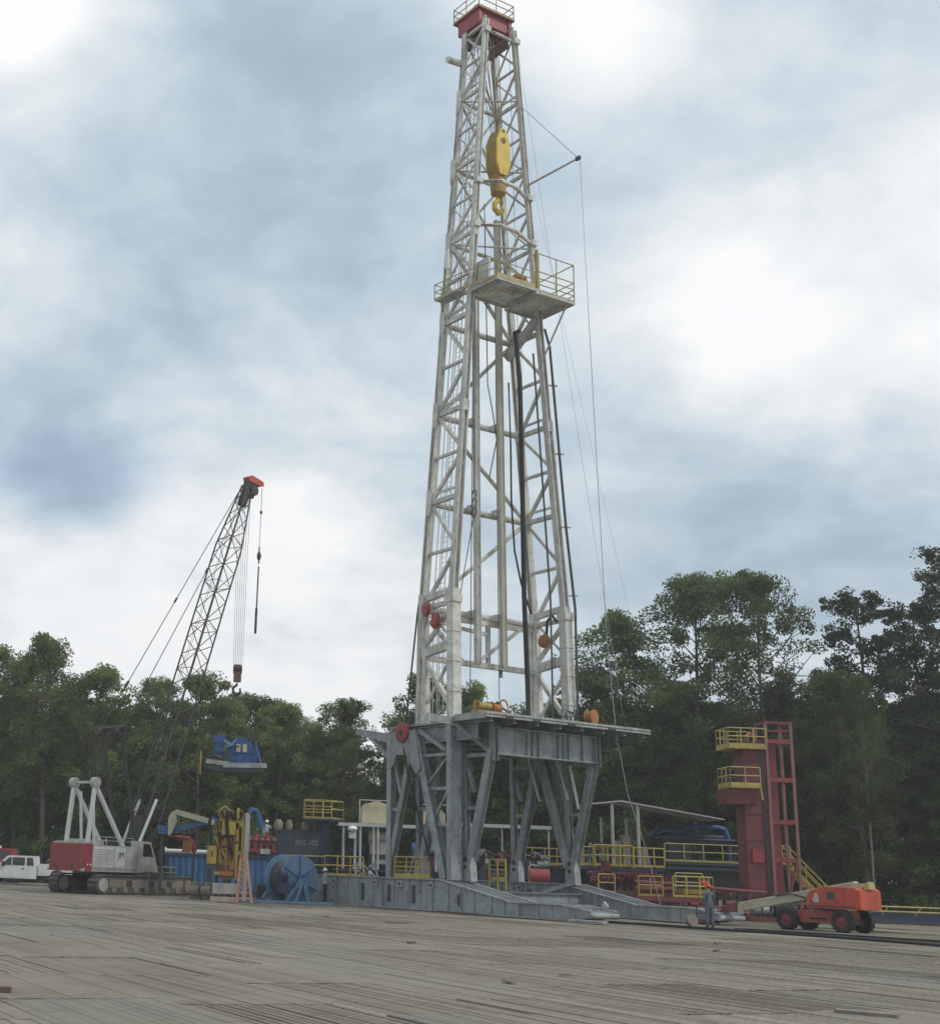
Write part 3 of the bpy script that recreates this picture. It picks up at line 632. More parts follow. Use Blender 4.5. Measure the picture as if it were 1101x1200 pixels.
# rear face
for i, z in enumerate(LV):
    mpart('girt', MB().tube(LP(-1, 0, z), LP(1, 0, z), .19 if z < 36 else .13, n=10))
    if i < len(LV)-1:
        a, c = (1, -1) if i % 2 == 0 else (-1, 1)
        mpart('brace', MB().tube(LP(a, 0, LV[i+1] if i % 2 else LV[i+1]), LP(c, 0, z), .13 if z < 36 else .09, n=8))
        if z > 34: mpart('brace', MB().tube(LP(c, 0, LV[i+1]), LP(a, 0, z), .08, n=8))
mpart('girt', MB().beam(LP(-1, 0, 14.0), LP(1, 0, 14.0), .26, .32)); mpart('girt', MB().beam(LP(-1, 0, 16.55), LP(1, 0, 16.55), .2, .3))
pA = LP(-1, 0, 14.0); pB = LP(1, 0, 14.0)
for y in (3.9, 6.6): mpart('strut', MB().beam((-3.6, y, 14.1), (-3.6, y, 16.4), .22))
mpart('strut', MB().beam((-3.6, 3.9, 16.1), (-3.6, 6.6, 15.9), .2)); mpart('brace', MB().beam((-3.6, 2.2, 16.2), (-3.6, 4.6, 14.1), .2)); mpart('brace', MB().beam((-3.6, 5.7, 14.1), (-3.6, 9.3, 16.6), .2))
# bowed braces across the open front, above the racking board
for z, bow in ((41.0, .85), (44.1, .85), (55.3, .12)):
    A, B_ = LP(-1, 1, z), LP(1, 1, z); w = (B_-A).y; d = Vector((bow, 0, 0))
    mpart('yoke', MB().path([A, A+d+Vector((0, w*.30, 0)), A+d*.9+Vector((0, w*.58, 0)), B_], .13 if z < 50 else .10, 8))
    for e in (A, B_): mpart('yoke_bracket', MB().cbox(e+Vector((.12, 0, 0)), (.4, .45, .35)))
for i in (4, 5, 6):   # inner verticals and light ties that thicken the upper mast
    z, zn = LV[i], LV[i+1]
    mpart('brace', MB().tube(LP(-1, 0, z), LP(1, 1, z+.05), .06, n=6))
    mpart('brace', MB().tube(LP(1, 0, zn-.3), LP(-1, 1, zn-.3), .055, n=6))
# guide columns hung in the mast
mpart('guide_column', MB().beam((-2.9, 5.18, 13.9), (-2.9, 5.18, 37.0), .26, .30, (0, 1, 0)).beam((-2.75, 5.34, 13.9), (-2.75, 5.34, 37), .06, .05, (0, 1, 0)))
mpart('guide_column', MB().beam((-2.9, 7.18, 13.9), (-2.9, 7.02, 43.0), .28, .30, (0, 1, 0)).beam((-2.75, 7.35, 13.9), (-2.75, 7.19, 43.0), .06, .05, (0, 1, 0)), mat('olive_steel', (.46, .44, .35), .55, dirt=.5, dcol=(.2, .18, .13)))
for z in (16.9, 23.4, 28.9): mpart('column_clamp', MB().cbox((-3.2, 5.18, z), (.5, .62, .4))); mpart('column_clamp', MB().cbox((-3.2, 7.14, z), (.5, .62, .4)))
# ladder inside the left panel
b = MB(); 
for dx in (-.2, .2): b.path([(-2.3+dx, 1.95, 10.2), (-2.3+dx, 2.05, 17.5), (-2.3+dx, 3.55, 36), (-2.35+dx, 5.05, 55.5)], .028, 5)
z = 10.5
ly = [(10.2, 1.95), (17.5, 2.05), (36, 3.55), (55.5, 5.05)]
while z < 55: b.tube((-2.5, lerp(ly, z), z), (-2.1, lerp(ly, z), z), .016, n=4, cap=False); z += .31
mpart('ladder', b, m_wgrey)
b = MB()
for z in range(39, 55): mpart('cage_hoop', MB().path([(-2.75, lerp(ly, z)-.05, z), (-2.7, lerp(ly, z)-.5, z), (-2.3, lerp(ly, z)-.68, z), (-1.9, lerp(ly, z)-.5, z), (-1.85, lerp(ly, z)-.05, z)], .012, 4), m_wgrey)

b = MB()
for dx, dy in ((.35, .2), (.6, .12), (-.55, .15), (-.85, .1)): b.path([(-2.3+dx, 1.95+dy, 10.2), (-2.3+dx, 2.05+dy, 17.5), (-2.3+dx, 3.5+dy, 36), (-2.35+dx*.6, 5.05+dy, 55.5)], .03, 5)
mpart('conduit', b, m_wgrey)
# red sheaves low on the left panel, orange tong on the right
for x, y, z, r, lb in ((-2.75, 1.25, 16.65, .42, 'upper red sheave guard on the left mast leg'), (-1.95, 1.3, 15.9, .47, 'lower red sheave guard on the left mast leg')):
    o_ = mpart('sheave_guard', MB().lathe([(.05, -.12), (r*.8, -.12), (r, -.06), (r, .1), (.05, .1)], (x, y, z), (.25, 1, 0), 24), m_red, None, lb)
    mpart('bracket', MB().box((x-.15, y+.05, z-.2), (x+.15, y+.75, z+.2)), None, o_)
o_ = mpart('hose_hanger', MB().ell((-2.1, 9.7, 15.7), (.45, .3, .42), 12, 8), m_orange2, None, 'rusty orange clamp on the right mast leg')
mpart('hook_arm', MB().path([(-2.1, 9.9, 16.1), (-1.9, 9.8, 16.9), (-1.5, 9.8, 17.2), (-1.2, 9.9, 16.8)], .09, 7), m_dkgrey, o_)
for z in (14.2, 18.4, 22.6, 27.2, 31.6):
    p = LP(1, 1, z); mpart('pipe_clamp', MB().tube(p+Vector((.1, .2, 0)), p+Vector((.4, .75, 0)), .07, n=7), m_white)
mpart('outrigger_stub', MB().tube((-3.35, 4.75, 53.9), (-3.35, 3.35, 53.8), .22, n=12)); 
# gin pole
gp = mpart('gin_pole', MB().tube((-.9, 8.0, 45.0), (3.35, 8.2, 45.0), .075, .06, 8), m_wgrey)
mpart('stay_wire', MB().tube((3.3, 8.2, 45.05), (-1.15, 7.75, 50.7), .018, n=5), m_cable, gp); mpart('pole_head', MB().cbox((3.35, 8.2, 45.0), (.35, .16, .22)), m_dkgrey, gp)
# crown block
cz = 57.3
cb = mpart('crown_block', MB().box((-3.75, 4.6, cz-1.15), (-1.6, 4.85, cz-.12)).box((-3.75, 7.15, cz-1.15), (-1.6, 7.4, cz-.12)).box((-3.7, 4.86, cz-1.0), (-3.45, 7.14, cz-.14)).box((-1.95, 4.86, cz-1.05), (-1.7, 7.14, cz-.14)), m_red, None, 'dark red crown block frame at the top of the mast')
mpart('platform', MB().box((-4.1, 4.45, cz-.1), (-1.45, 7.55, cz)), m_red, cb)
for k in range(4): mpart('sheave', MB().lathe([(.1, -.07), (.75, -.07), (.68, 0), (.75, .07), (.1, .07)], (-2.6, 5.2+k*.5, cz+.15), (0, 1, 0), 20), m_brown, cb)
mpart('railing', MB().rail([(-4.05, 4.5, cz), (-1.5, 4.5, cz), (-1.5, 7.5, cz), (-4.05, 7.5, cz), (-4.05, 4.5, cz)], 1.05, 1.3, .035, toe=.14), m_yelp, cb)
mpart('bumper_beam', MB().box((-3.3, 5.0, 55.0), (-1.5, 5.22, 55.6)).box((-3.3, 6.8, 55.0), (-1.5, 7.02, 55.6)), m_brown, cb)
# racking board
RZ = 36.5
rb = mpart('racking_board', MB().beam((-3.7, 3.12, RZ-.06), (1.38, 3.3, RZ-.06), .12, .22).beam((1.34, 3.3, RZ-.06), (1.34, 6.4, RZ-.06), .12, .2).beam((-1.3, 6.5, RZ-.12), (1.35, 6.5, RZ-.12), .34, .34)
           .beam((-1.6, 3.62, RZ-.1), (1.3, 3.62, RZ-.1), .2, .25).beam((-1.5, 3.4, RZ-.1), (-1.5, 6.5, RZ-.1), .2, .25), m_wgrey)
x = -1.35
while x < 1.25: mpart('deck_slat', MB().box((x, 3.42, RZ-.03), (x+.17, 6.32, RZ+.03)), m_mast, rb); x += .215
x = -1.9
while x < 1.05: mpart('deck_slat', MB().box((x, 6.86, RZ-.03), (x+.16, 9.6, RZ+.03)), m_mast, rb); x += .2
mpart('deck_frame', MB().beam((-1.95, 6.84, RZ-.08), (1.24, 6.84, RZ-.08), .08, .16).beam((-1.95, 9.64, RZ-.08), (1.24, 9.64, RZ-.08), .08, .2).beam((1.22, 6.8, RZ-.08), (1.22, 9.68, RZ-.08), .08, .2).beam((-1.95, 6.8, RZ-.08), (-1.95, 9.68, RZ-.08), .08, .16), m_wgrey, rb)
x = -3.6
while x < -1.7: mpart('deck_slat', MB().box((x, 2.55, RZ-.03), (x+.24, 3.1, RZ+.03)), m_wgrey, rb); x += .3
mpart('railing', MB().rail([(-3.65, 2.55, RZ), (-1.3, 2.75, RZ), (1.36, 3.28, RZ)], 1.08, 1.25, .03, toe=.16), m_yelp, rb); mpart('railing', MB().rail([(-3.65, 2.55, RZ), (-3.65, 3.1, RZ)], 1.08, 1, .03), m_yelp, rb)
mpart('railing', MB().rail([(1.36, 3.28, RZ), (1.36, 6.3, RZ)], 1.08, 1.0, .03, toe=.28), m_yelp, rb)
mpart('railing', MB().rail([(1.22, 6.75, RZ), (1.22, 9.66, RZ), (-1.9, 9.66, RZ)], 2.5, 1.45, .035, mid=(.18, .34, .52), toe=.12), m_yelp, rb)
mpart('gate_post', MB().beam((1.2, 6.62, RZ-.2), (1.2, 6.62, RZ+2.7), .13, .16), m_yelw, rb)
mpart('wind_box', MB().box((-1.2, 3.7, RZ+.05), (.1, 3.9, RZ+1.9)), m_wgrey, rb); mpart('locker', MB().box((.2, 5.0, RZ+.05), (.9, 6.2, RZ+.55)), m_cream, rb)
mpart('orange_box', MB().box((.7, 5.1, RZ+.58), (1.1, 5.9, RZ+.8)), m_orange2, rb)
mpart('knee_brace', MB().tube((.9, 9.3, RZ-.15), (-1.1, 8.75, RZ-3.9), .06, n=7), m_wgrey, rb); mpart('knee_brace', MB().beam((-1.1, 8.7, RZ-.3), (.7, 9.4, RZ-.25), .18, .22), m_wgrey, rb)
mpart('knee_brace', MB().beam((-3.5, 8.3, RZ-2.6), (-1.0, 8.6, RZ-.6), .34, .5), m_wgrey, rb)
mpart('lamp_cover', MB().box((-2.35, 2.35, RZ+1.6), (-2.05, 2.45, RZ+2.9)), m_lamp, rb)

# ------------------------------------------------------------------ travelling block and lines
TB = Thing('traveling_block', 'yellow travelling block with hook hanging high inside the mast', 'block', (-1.6, 6.0, 43.0), RIG_M)
m_byel = mat('block_yellow_paint', (.66, .47, .06), .45, var=.2, dirt=.4, dcol=(.25, .17, .06), rust=.15)
pr = [(-.28, 0), (.28, 0), (.54, .8), (.54, 2.35), (.20, 3.25), (-.20, 3.25), (-.54, 2.35), (-.54, .8)]
tbb = TB.part('side_plate', MB().prism(pr, (-1.15, 6.05, 45.2), (0, 1, 0), (0, 0, 1), (.12, 0, 0)), m_byel); TB.part('side_plate', MB().prism(pr, (-2.15, 6.05, 45.2), (0, 1, 0), (0, 0, 1), (.12, 0, 0)), m_byel)
TB.part('housing', MB().prism([(x*.93, z) for x, z in pr], (-2.03, 6.05, 45.25), (0, 1, 0), (0, 0, 1), (.88, 0, 0)), m_yelw)
TB.part('sheave_pin', MB().tube((-1.0, 6.05, 47.6), (-1.03, 6.05, 47.6), .2, n=12), m_brown, tbb); TB.part('sheave_pin', MB().tube((-1.02, 6.05, 48.3), (-1.05, 6.05, 48.3), .13, n=12), m_brown, tbb)
TB.part('swivel', MB().lathe([(.18, 0), (.46, .15), (.52, .9), (.42, 1.35), (.3, 1.5)], (-1.6, 6.05, 43.9), (0, 0, 1), 16), m_yelw)
TB.part('hook', MB().path([(-1.6, 6.05, 44.1), (-1.6, 6.05, 43.6), (-1.6, 5.75, 43.3), (-1.6, 5.75, 42.95), (-1.6, 6.05, 42.7), (-1.6, 6.35, 42.95), (-1.6, 6.38, 43.3)], [.2, .19, .18, .18, .2, .17, .1], 9), m_byel)
b = MB()
for k in range(4):
    for dx in (-.35, .3): b.tube((-1.6+dx*.8, 5.85+k*.14, 48.0), (-2.6+dx, 5.25+k*.5, cz-.6), .028, n=5)
single('drilling_line', b, m_brown, 'drilling lines running from the yellow block up to the crown', 'wire rope', frame=RIG_M)
def line(name, pts, r, m, label, cat='cable', frame=RIG_M, n=5, group=None):
    return single(name, MB().path(pts, r, n), m, label, cat, frame=frame, group=group)
def sag(p, q, s, n=10):
    p = Vector(p); q = Vector(q); return [p.lerp(q, i/n) - Z*s*4*(i/n)*(1-i/n) for i in range(n+1)]
line('mud_hose', [(-.6, 6.98, 10.2), (-.6, 6.95, 13), (-.6, 6.8, 18), (-.62, 6.82, 25), (-.62, 6.75, 31), (-.7, 6.6, 33.6), (-1.0, 6.75, 34.5), (-1.4, 7.4, 34.9)], .145, m_black, 'thick black mud hose hanging in the open mast front', 'hose', n=10)
line('hanging_hose', [(-.8, 6.0, 31), (-.8, 6.1, 27), (-.75, 6.05, 23.5), (-.7, 6.2, 20.5), (-.62, 6.6, 18.6), (-.55, 6.95, 17.6), (-.55, 7.3, 16.8)], .06, m_black, 'thin black hose looping down to the thick mud hose', 'hose', n=6)
line('standpipe', [(-.95, 9.2, 10.2), (-.95, 9.2, 18), (-1.0, 8.75, 26), (-1.02, 8.25, 33.5)], .06, m_dkgrey, 'dark thin standpipe inside the right mast panel', 'pipe', n=8)
line('standpipe', [(-.3, 10.55, 10.2), (-.3, 10.55, 17.5), (-.45, 10.1, 22.6), (-.55, 9.2, 34), (-.7, 8.95, 35.2)], .08, m_dkgrey, 'dark pipe clamped along the outer right mast leg', 'pipe', n=8)
line('winch_line', sag((-2.2, 4.45, 36.3), (-2.2, 4.0, 10.3), 0), .028, m_cable, 'straight winch line left of the first guide column')
line('winch_line', sag((-1.5, 4.1, 45), (-2.3, 4.5, 24), 0), .03, m_cable, 'dark line from the upper mast to the hanging shackles')
line('winch_line', [(-2.3, 4.5, 22.8), (-2.5, 3.4, 17), (-2.6, 2.9, 14)], .035, m_cable, 'dark line slanting down from the hanging shackles')
line('winch_line', sag((-1.9, 5.95, 36.4), (-1.9, 5.95, 10.5), 0), .025, m_cable, 'straight winch line between the guide columns')
line('winch_line', sag((-1.6, 4.9, 43), (-1.8, 5.2, 31), 0) + sag((-1.8, 5.2, 31), (-1.6, 5.7, 27.5), -.2)[1:] + [(-1.6, 5.1, 25)], .035, m_black, 'kinked black line beside the first guide column')
line('winch_line', sag((-1.7, 7.9, 34), (-1.7, 7.9, 10.4), 0), .022, m_cablel, 'pale thin line right of the second guide column')
line('winch_line', sag((-1.4, 7.0, 55), (-2.2, 8.4, 16), 0), .02, m_cablel, 'pale line from crown to the right mast panel')
b = MB()
for k in range(3): b.path([(-2.3+.1*math.cos(t), 4.5+.16*math.sin(t), 24-k*.55+.3*math.cos(t)) for t in [i*math.pi/4 for i in range(8)]], .035, 6, True)
single('shackle_chain', b, m_bsteel, 'dark shackles hanging left of the first guide column', 'shackles', frame=RIG_M)
line('tag_line', [(3.4, 8.3, 44.9), (3.4, 8.66, 34), (3.4, 8.97, 24.5), (3.4, 9.3, 15), (3.4, 9.8, 9.8), (3.4, 10.5, 6.6), (3.6, 11.6, 3.6), (3.7, 12.6, .1)], .022, m_cablel, 'long tag line dropping from the gin pole past the floor end', 'cable')
line('guy_line', sag((-1.0, 7.2, 55.8), (2.6, 11.2, 11), .3), .011, m_cablel, 'thin guy line right of the mast', 'cable')
line('guy_line', sag((-1.0, 7.2, 50), (3.4, 11.4, 16), .3), .008, m_cablel, 'faint thin guy line farther right of the mast', 'cable')
line('rear_hose', sag((-3.9, 1.6, 17.2), (-3.75, .6, 10), 0) + [(-3.3, .1, 8.8), (-2.6, -.1, 7.2), (-1.2, -.1, 4.0), (-.2, -.1, 1.7)], .055, m_black, 'black cable running down the left front brace', 'cable', n=6)
# things on the drill floor
T = Thing('floor_winch', 'orange hydraulic winch with hose wheel on the drill floor edge', 'winch', (2.6, 1.2, 10.2), RIG_M)
T.part('frame', MB().beam((2.6, .3, 10.32), (2.6, 2.5, 10.32), .5, .14).beam((2.6, .35, 10.2), (2.6, .35, 10.9), .12).beam((2.6, 1.2, 10.2), (2.6, 1.2, 10.9), .12), m_yelw)
T.part('drum', MB().tube((2.6, .45, 10.62), (2.6, 1.5, 10.62), .19, n=14), m_yelw); T.part('drum_flange', MB().tube((2.6, .42, 10.62), (2.6, .48, 10.62), .3, n=14).tube((2.6, 1.44, 10.62), (2.6, 1.5, 10.62), .3, n=14), m_orange2); T.part('hose', MB().path([(2.7, 1.2, 10.5), (2.8, 1.7, 10.9), (2.7, 2.2, 10.6), (2.6, 2.9, 10.3)], .05, 6), m_black); T.part('motor', MB().tube((2.6, 1.55, 10.62), (2.6, 2.05, 10.60), .26, n=14), m_orange2)
T.part('wheel', MB().path([(2.6+.42*math.cos(t)*.5, 2.3+.12*math.cos(t), 10.66+.42*math.sin(t)) for t in [i*math.pi/8 for i in range(16)]], .05, 6, True), m_orange2)
single('load_hook', MB().path([(1.4, 3.2, 12.9), (1.4, 3.2, 12.5)], .12, 8).path([(1.4, 3.2, 14.0), (1.4, 3.2, 12.9)], .02, 5), m_dkgrey, 'small dark hook hanging over the floor winch', 'hook', frame=RIG_M)
T = Thing('cable_drum', 'round orange drum standing near the right end of the drill floor', 'drum', (2.9, 8.4, 10.2), RIG_M)
T.part('flange', MB().lathe([(.05, -.24), (.42, -.24), (.42, -.18), (.3, -.18), (.3, .18), (.42, .18), (.42, .24), (.05, .24)], (2.9, 8.4, 10.66), (.8, .2, 0), 18), m_orange2)
T.part('cradle', MB().cbox((2.9, 8.4, 10.26), (.7, .5, .12)), m_dkgrey)
b = MB(); rnd = random.Random(4)
for k in range(9):
    y = 6.7+k*.16; b.path([(2.3+rnd.uniform(-.4, .4), y+rnd.uniform(-.2, .2), 10.22), (2.3+rnd.uniform(-.3, .3), y, 10.5+rnd.uniform(.1, .6)), (2.5+rnd.uniform(-.3, .3), y+.4, 10.4+rnd.uniform(0, .5)), (2.5, y+.6, 10.22)], .04, 5)
single('hose_bundle', b, m_dkgrey, 'tangle of dark hoses on the floor by the right mast foot', 'hoses', frame=RIG_M)

# ------------------------------------------------------------------ crawler crane
def FR(x, y, rz, z=0): return Matrix.Translation((x, y, z)) @ Matrix.Rotation(rz, 4, 'Z')
CR = FR(-8.9, 87.5, rad(50))
K = Thing('crawler_crane', 'white and red crawler crane with black lattice boom on the left', 'crane', (0, 0, 0), CR)
TX = 1.95
for s, lb in ((-1, 'dusty near crawler track'), (1, 'dusty far crawler track')):
    y = s*1.75; prof = []
    for k in range(9): t = math.pi/2+math.pi*k/8; prof.append((TX-3.85+.57*math.cos(t), .58+.57*math.sin(t)))
    for k in range(9): t = -math.pi/2+math.pi*k/8; prof.append((TX+3.85+.57*math.cos(t), .58+.57*math.sin(t)))
    tr = K.part('track', MB().prism([(TX+(x-TX)*.985, .58+(z-.58)*.86) for x, z in prof], (0, y-.34, 0), (1, 0, 0), (0, 0, 1), (0, .68, 0)), m_track, None, lb)
    pts = [Vector((x, 0, z)) for x, z in prof]; per = pts+[pts[0]]; tot = []; 
    L_ = [(b_-a_).length for a_, b_ in zip(per, per[1:])]; T_ = sum(L_); n = 62
    for k in range(n):
        d = T_*k/n; i = 0
        while d > L_[i]: d -= L_[i]; i += 1
        p = per[i].lerp(per[i+1], d/L_[i]); tv = (per[i+1]-per[i]).normalized(); nv = Vector((tv.z, 0, -tv.x))
        p = p + Vector((0, y, 0)); K.part('track_shoe', MB().beam(p-Vector((0, .42, 0)), p+Vector((0, .42, 0)), .235, .09, up=nv), m_track, tr)
    for k in range(7):
        x = TX-2.9+k*.95; K.part('roller', MB().tube((x, y-.40, .33), (x, y+.40, .33), .21, n=14), m_tan, tr)
    for x in (TX-3.85, TX+3.85): K.part('sprocket', MB().tube((x, y-.41, .58), (x, y+.41, .58), .40, n=18), m_wgrey if x < 0 else m_tan, tr)
    K.part('track_frame', MB().box((TX-3.3, y-.36, .45), (TX+3.3, y+.36, .92)), m_tan, tr)
    for x in (TX-1.6, TX+.4, TX+2.0): K.part('frame_pocket', MB().box((x-.25, y-.372, .48), (x+.25, y-.362, .88)), m_dkgrey, tr)
K.part('carbody', MB().box((TX-1.9, -1.3, .5), (TX+1.9, 1.3, 1.12)).lathe([(1.15, 1.12), (1.15, 1.34)], (1.2, 0, 0), (0, 0, 1), 24), m_dkgrey)
K.part('deck', MB().box((-3.2, -1.6, 1.34), (3.4, 1.6, 1.52)), m_wgrey)
hs = K.part('house', MB().prism([(-2.45, 1.53), (1.75, 1.53), (1.75, 2.2), (1.2, 2.92), (-2.45, 2.92)], (0, -1.58, 0), (1, 0, 0), (0, 0, 1), (0, 3.16, 0)), m_wgrey)
for x0, x1 in ((-2.35, -1.5), (-1.45, -.6), (-.5, .35)):
    K.part('door', MB().box((x0, -1.60, 1.66), (x1, -1.582, 2.84)), m_white, hs)
    for k in range(7): K.part('louver', MB().box((x0+.06, -1.625, 1.78+k*.14), (x1-.06, -1.601, 1.84+k*.14)), m_wgrey, hs) if x0 < -.6 else None
K.part('sill', MB().box((-2.45, -1.63, 1.53), (1.75, -1.59, 1.64)), m_wgrey, hs)
lo = K.part('lettering', text_mesh('JM', .52), m_dletter, hs); lo.location = (.0, -1.612, 2.36); lo.rotation_euler = (math.pi/2, 0, 0)
cw = K.part('counterweight', MB().prism([(-1.62, -2.46), (-1.62, -3.0), (-1.3, -3.3), (1.3, -3.3), (1.62, -3.0), (1.62, -2.46)], (0, 0, 1.36), (0, 1, 0), (1, 0, 0), (0, 0, 1.62)), m_red, None, 'red counterweight, darker and scuffed on the back')
for y in (-.75, .75): K.part('slot', MB().box((-3.315, y-.06, 1.42), (-3.301, y+.06, 1.75)), m_dkgrey, cw)
for x in (-2.6, -2.85): K.part('reflector', MB().tube((x, -1.622, 1.75), (x, -1.64, 1.75), .06, n=10), m_lamp, cw)
b = MB(); rnd = random.Random(8)
for k in range(10):
    x = rnd.uniform(-3.1, -2.3); y = rnd.uniform(-1.3, 1.3); b.cbox((x, y, 3.02), (.25, .3, rnd.uniform(.1, .4)))
K.part('deck_gear', b, m_wgrey, cw)
K.part('exhaust', MB().tube((-.9, .5, 2.92), (-.9, .5, 3.5), .09, n=10).tube((-1.6, .3, 3.1), (-.4, .3, 3.1), .2, n=12), m_dkgrey, hs)
K.part('roof_hood', MB().box((-2.2, -.2, 2.925), (-.2, 1.3, 3.28)), m_wgrey, hs)
cbn = K.part('cab', MB().prism([(1.78, 1.53), (3.35, 1.53), (3.05, 2.3), (2.6, 3.25), (1.78, 3.3)], (0, -1.62, 0), (1, 0, 0), (0, 0, 1), (0, 1.0, 0)), m_wgrey)
K.part('window', MB().prism([(1.92, 2.35), (2.86, 2.35), (2.52, 3.12), (1.92, 3.14)], (0, -1.632, 0), (1, 0, 0), (0, 0, 1), (0, .01, 0)), m_glass, cbn)
K.part('windscreen', MB().prism([(0, 0), (.86, 0), (.86, 1.0), (0, 1.0)], (3.0, -1.55, 2.34), (0, 1, 0), (-.42, 0, .86), (.02, 0, .01)), m_glass, cbn)
K.part('roof_rail', MB().rail([(-2.4, -1.5, 2.93), (1.1, -1.5, 2.93)], .5, 1.1, .022, toe=0), m_wgrey, hs)
for k in range(4): K.part('hose', MB().path([(2.0, -.4+k*.25, 1.6), (2.6, -.5+k*.25, 2.6+k*.2), (3.4, -.3+k*.2, 2.4), (3.9, -.2+k*.2, 3.4)], .035, 5), m_black)
K.part('winch_drum', MB().tube((1.2, -.9, 2.3), (1.2, .9, 2.3), .45, n=16).tube((2.6, -.7, 1.95), (2.6, .7, 1.95), .35, n=14), m_bsteel)
K.part('walkway', MB().box((1.9, -2.15, 1.36), (4.5, -1.68, 1.42)), m_dkgrey); K.part('handrail', MB().rail([(2.0, -2.12, 1.0), (4.5, -2.12, 1.0), (4.5, -1.7, 1.0)], .75, 1.2, .03, toe=.0), m_yelp)
for s in (-1, 1):
    y = s*.95; g = K.part('gantry_frame', MB().beam((-2.35, y, 2.9), (-2.0, y, 6.55), .2, .22, (0, 1, 0)).beam((.75, y, 2.9), (-1.95, y, 6.55), .2, .22, (0, 1, 0)), m_white)
    K.part('sheave', MB().lathe([(.05, -.2), (.32, -.2), (.32, .2), (.05, .2)], (-1.98, y, 6.72), (0, 1, 0), 16), m_wgrey, g); K.part('link', MB().beam((-1.4, y*.6, 2.9), (-1.75, y*.6, 6.2), .13), m_white, g)
    K.part('backstop', MB().tube((2.1, s*.75, 2.6), (3.8, s*.75, 6.0), .10, n=10).tube((1.5, s*.75, 1.6), (2.2, s*.75, 2.8), .13, n=10), m_white)
    K.part('live_mast_leg', MB().beam((2.3, s*.9, 1.9), (.05, s*.85, 10.2), .16, .2, (0, 1, 0)), m_bsteel)
K.part('gantry_axle', MB().tube((-1.98, -1.2, 6.72), (-1.98, 1.2, 6.72), .09, n=8), m_wgrey)
K.part('live_mast_head', MB().tube((.05, -1.25, 10.3), (.05, 1.25, 10.3), .17, n=10).tube((.0, -1.0, 10.05), (.0, -.6, 10.05), .3, n=12).tube((.0, .6, 10.05), (.0, 1.0, 10.05), .3, n=12), m_bsteel)
b = MB()
for k in range(6): b.tube((-1.95, -.7+k*.28, 6.75), (.05, -.6+k*.24, 10.2), .018, n=4)
K.part('luffing_line', b, m_cable)
# boom
BF_ = Vector((2.6, 0, 1.9)); BT = Vector((12.6, 0, 29.6)); bd = (BT-BF_).normalized(); BL = (BT-BF_).length; bn = Vector((bd.z, 0, -bd.x)); by = Vector((0, 1, 0))
def bs(t):   # half section along the boom
    if t < 3.2: return .18+.50*t/3.2
    if t > BL-5.5: return .68-.40*(t-(BL-5.5))/5.5
    return .68
def BP(t, i, j): h = bs(t); return BF_ + bd*t + by*(i*max(h, .45 if t < 3.2 else 0)) + bn*(j*h)
ts = [0, 3.2, BL*.5, BL-5.5, BL]
for i in (-1, 1):
    for j in (-1, 1):
        b = MB()
        for a_, c_ in zip(ts, ts[1:]): b.tube(BP(a_, i, j), BP(c_, i, j), .062, n=6, cap=False)
        K.part('boom_chord', b, m_bsteel)
t = 3.2; k = 0; st = 1.18
while t < BL-1.0:
    t2 = min(t+st, BL)
    fl_ = 1 if k % 2 else -1
    for i in (-1, 1): K.part('lacing', MB().tube(BP(t, i, fl_), BP(t2, i, -fl_), .032, n=5, cap=False), m_bsteel)
    for j in (-1, 1): K.part('lacing', MB().tube(BP(t, fl_, j), BP(t2, -fl_, j), .032, n=5, cap=False), m_bsteel)
    if k % 3 == 0: K.part('lacing', MB().path([BP(t, -1, -1), BP(t, 1, -1), BP(t, 1, 1), BP(t, -1, 1)], .03, 5, True), m_bsteel)
    t = t2; k += 1
K.part('boom_foot', MB().prism([(0, 0), (.4, -.25), (3.0, .55), (3.0, .68), (.3, .3)], BF_+by*-.5, bd, -bn, by*1.0), m_bsteel)
hd = K.part('boom_head', MB().beam(BT-bd*1.7, BT+bd*.5, .55, .42, by).beam(BT-bd*.4, BT+bn*.8-bd*.4, .35, .4, by), m_bsteel)
K.part('head_sheave', MB().tube(BT+bn*.55-by*.35, BT+bn*.55+by*.35, .42, n=16), m_bsteel, hd)
K.part('jib_point', MB().prism([(-.2, .70), (.25, .92), (1.55, .72), (1.68, .42), (1.25, .30), (-.1, .42)], BT-by*.28, (1, 0, 0), (0, 0, 1), by*.56), m_orange, hd, 'orange red auxiliary sheave arm at the boom tip')
for s in (-1, 1):
    A = BT + by*s*.55 - bd*.6 - bn*.2; B_ = Vector((.05, s*1.0, 10.3)); mdp = A.lerp(B_, .82)
    p_ = K.part('pendant', MB().tube(A, B_, .030, n=6), m_cable); K.part('pendant_link', MB().beam(mdp, mdp+(B_-A).normalized()*.55, .15, .12), m_bsteel, p_); mdp = A.lerp(B_, .42+.06*s); K.part('pendant_link', MB().beam(mdp, mdp+(B_-A).normalized()*.45, .12, .1), m_bsteel, p_)
K.part('hoist_line', MB().tube(BF_+Vector((-1, 0, .6)), BT-bn*.3, .02, n=4).tube(BF_+Vector((-1, .3, .6)), BT-bn*.2+by*.2, .02, n=4), m_cable)
tipw = CR @ (BT + bn*.72) + Vector((-.62, 0, 0))
HK = Thing('hook_block', 'dark crane hook block hanging on the main falls above the blue unit', 'hook', (tipw.x, tipw.y, 14.6)); hx, hy = tipw.x, tipw.y
b = MB()
for k in range(6): b.tube((hx-.32+k*.128, hy, 16.2), (hx-.45+k*.18, hy, tipw.z), .016, n=4)
HK.part('fall_line', b, m_cablel)
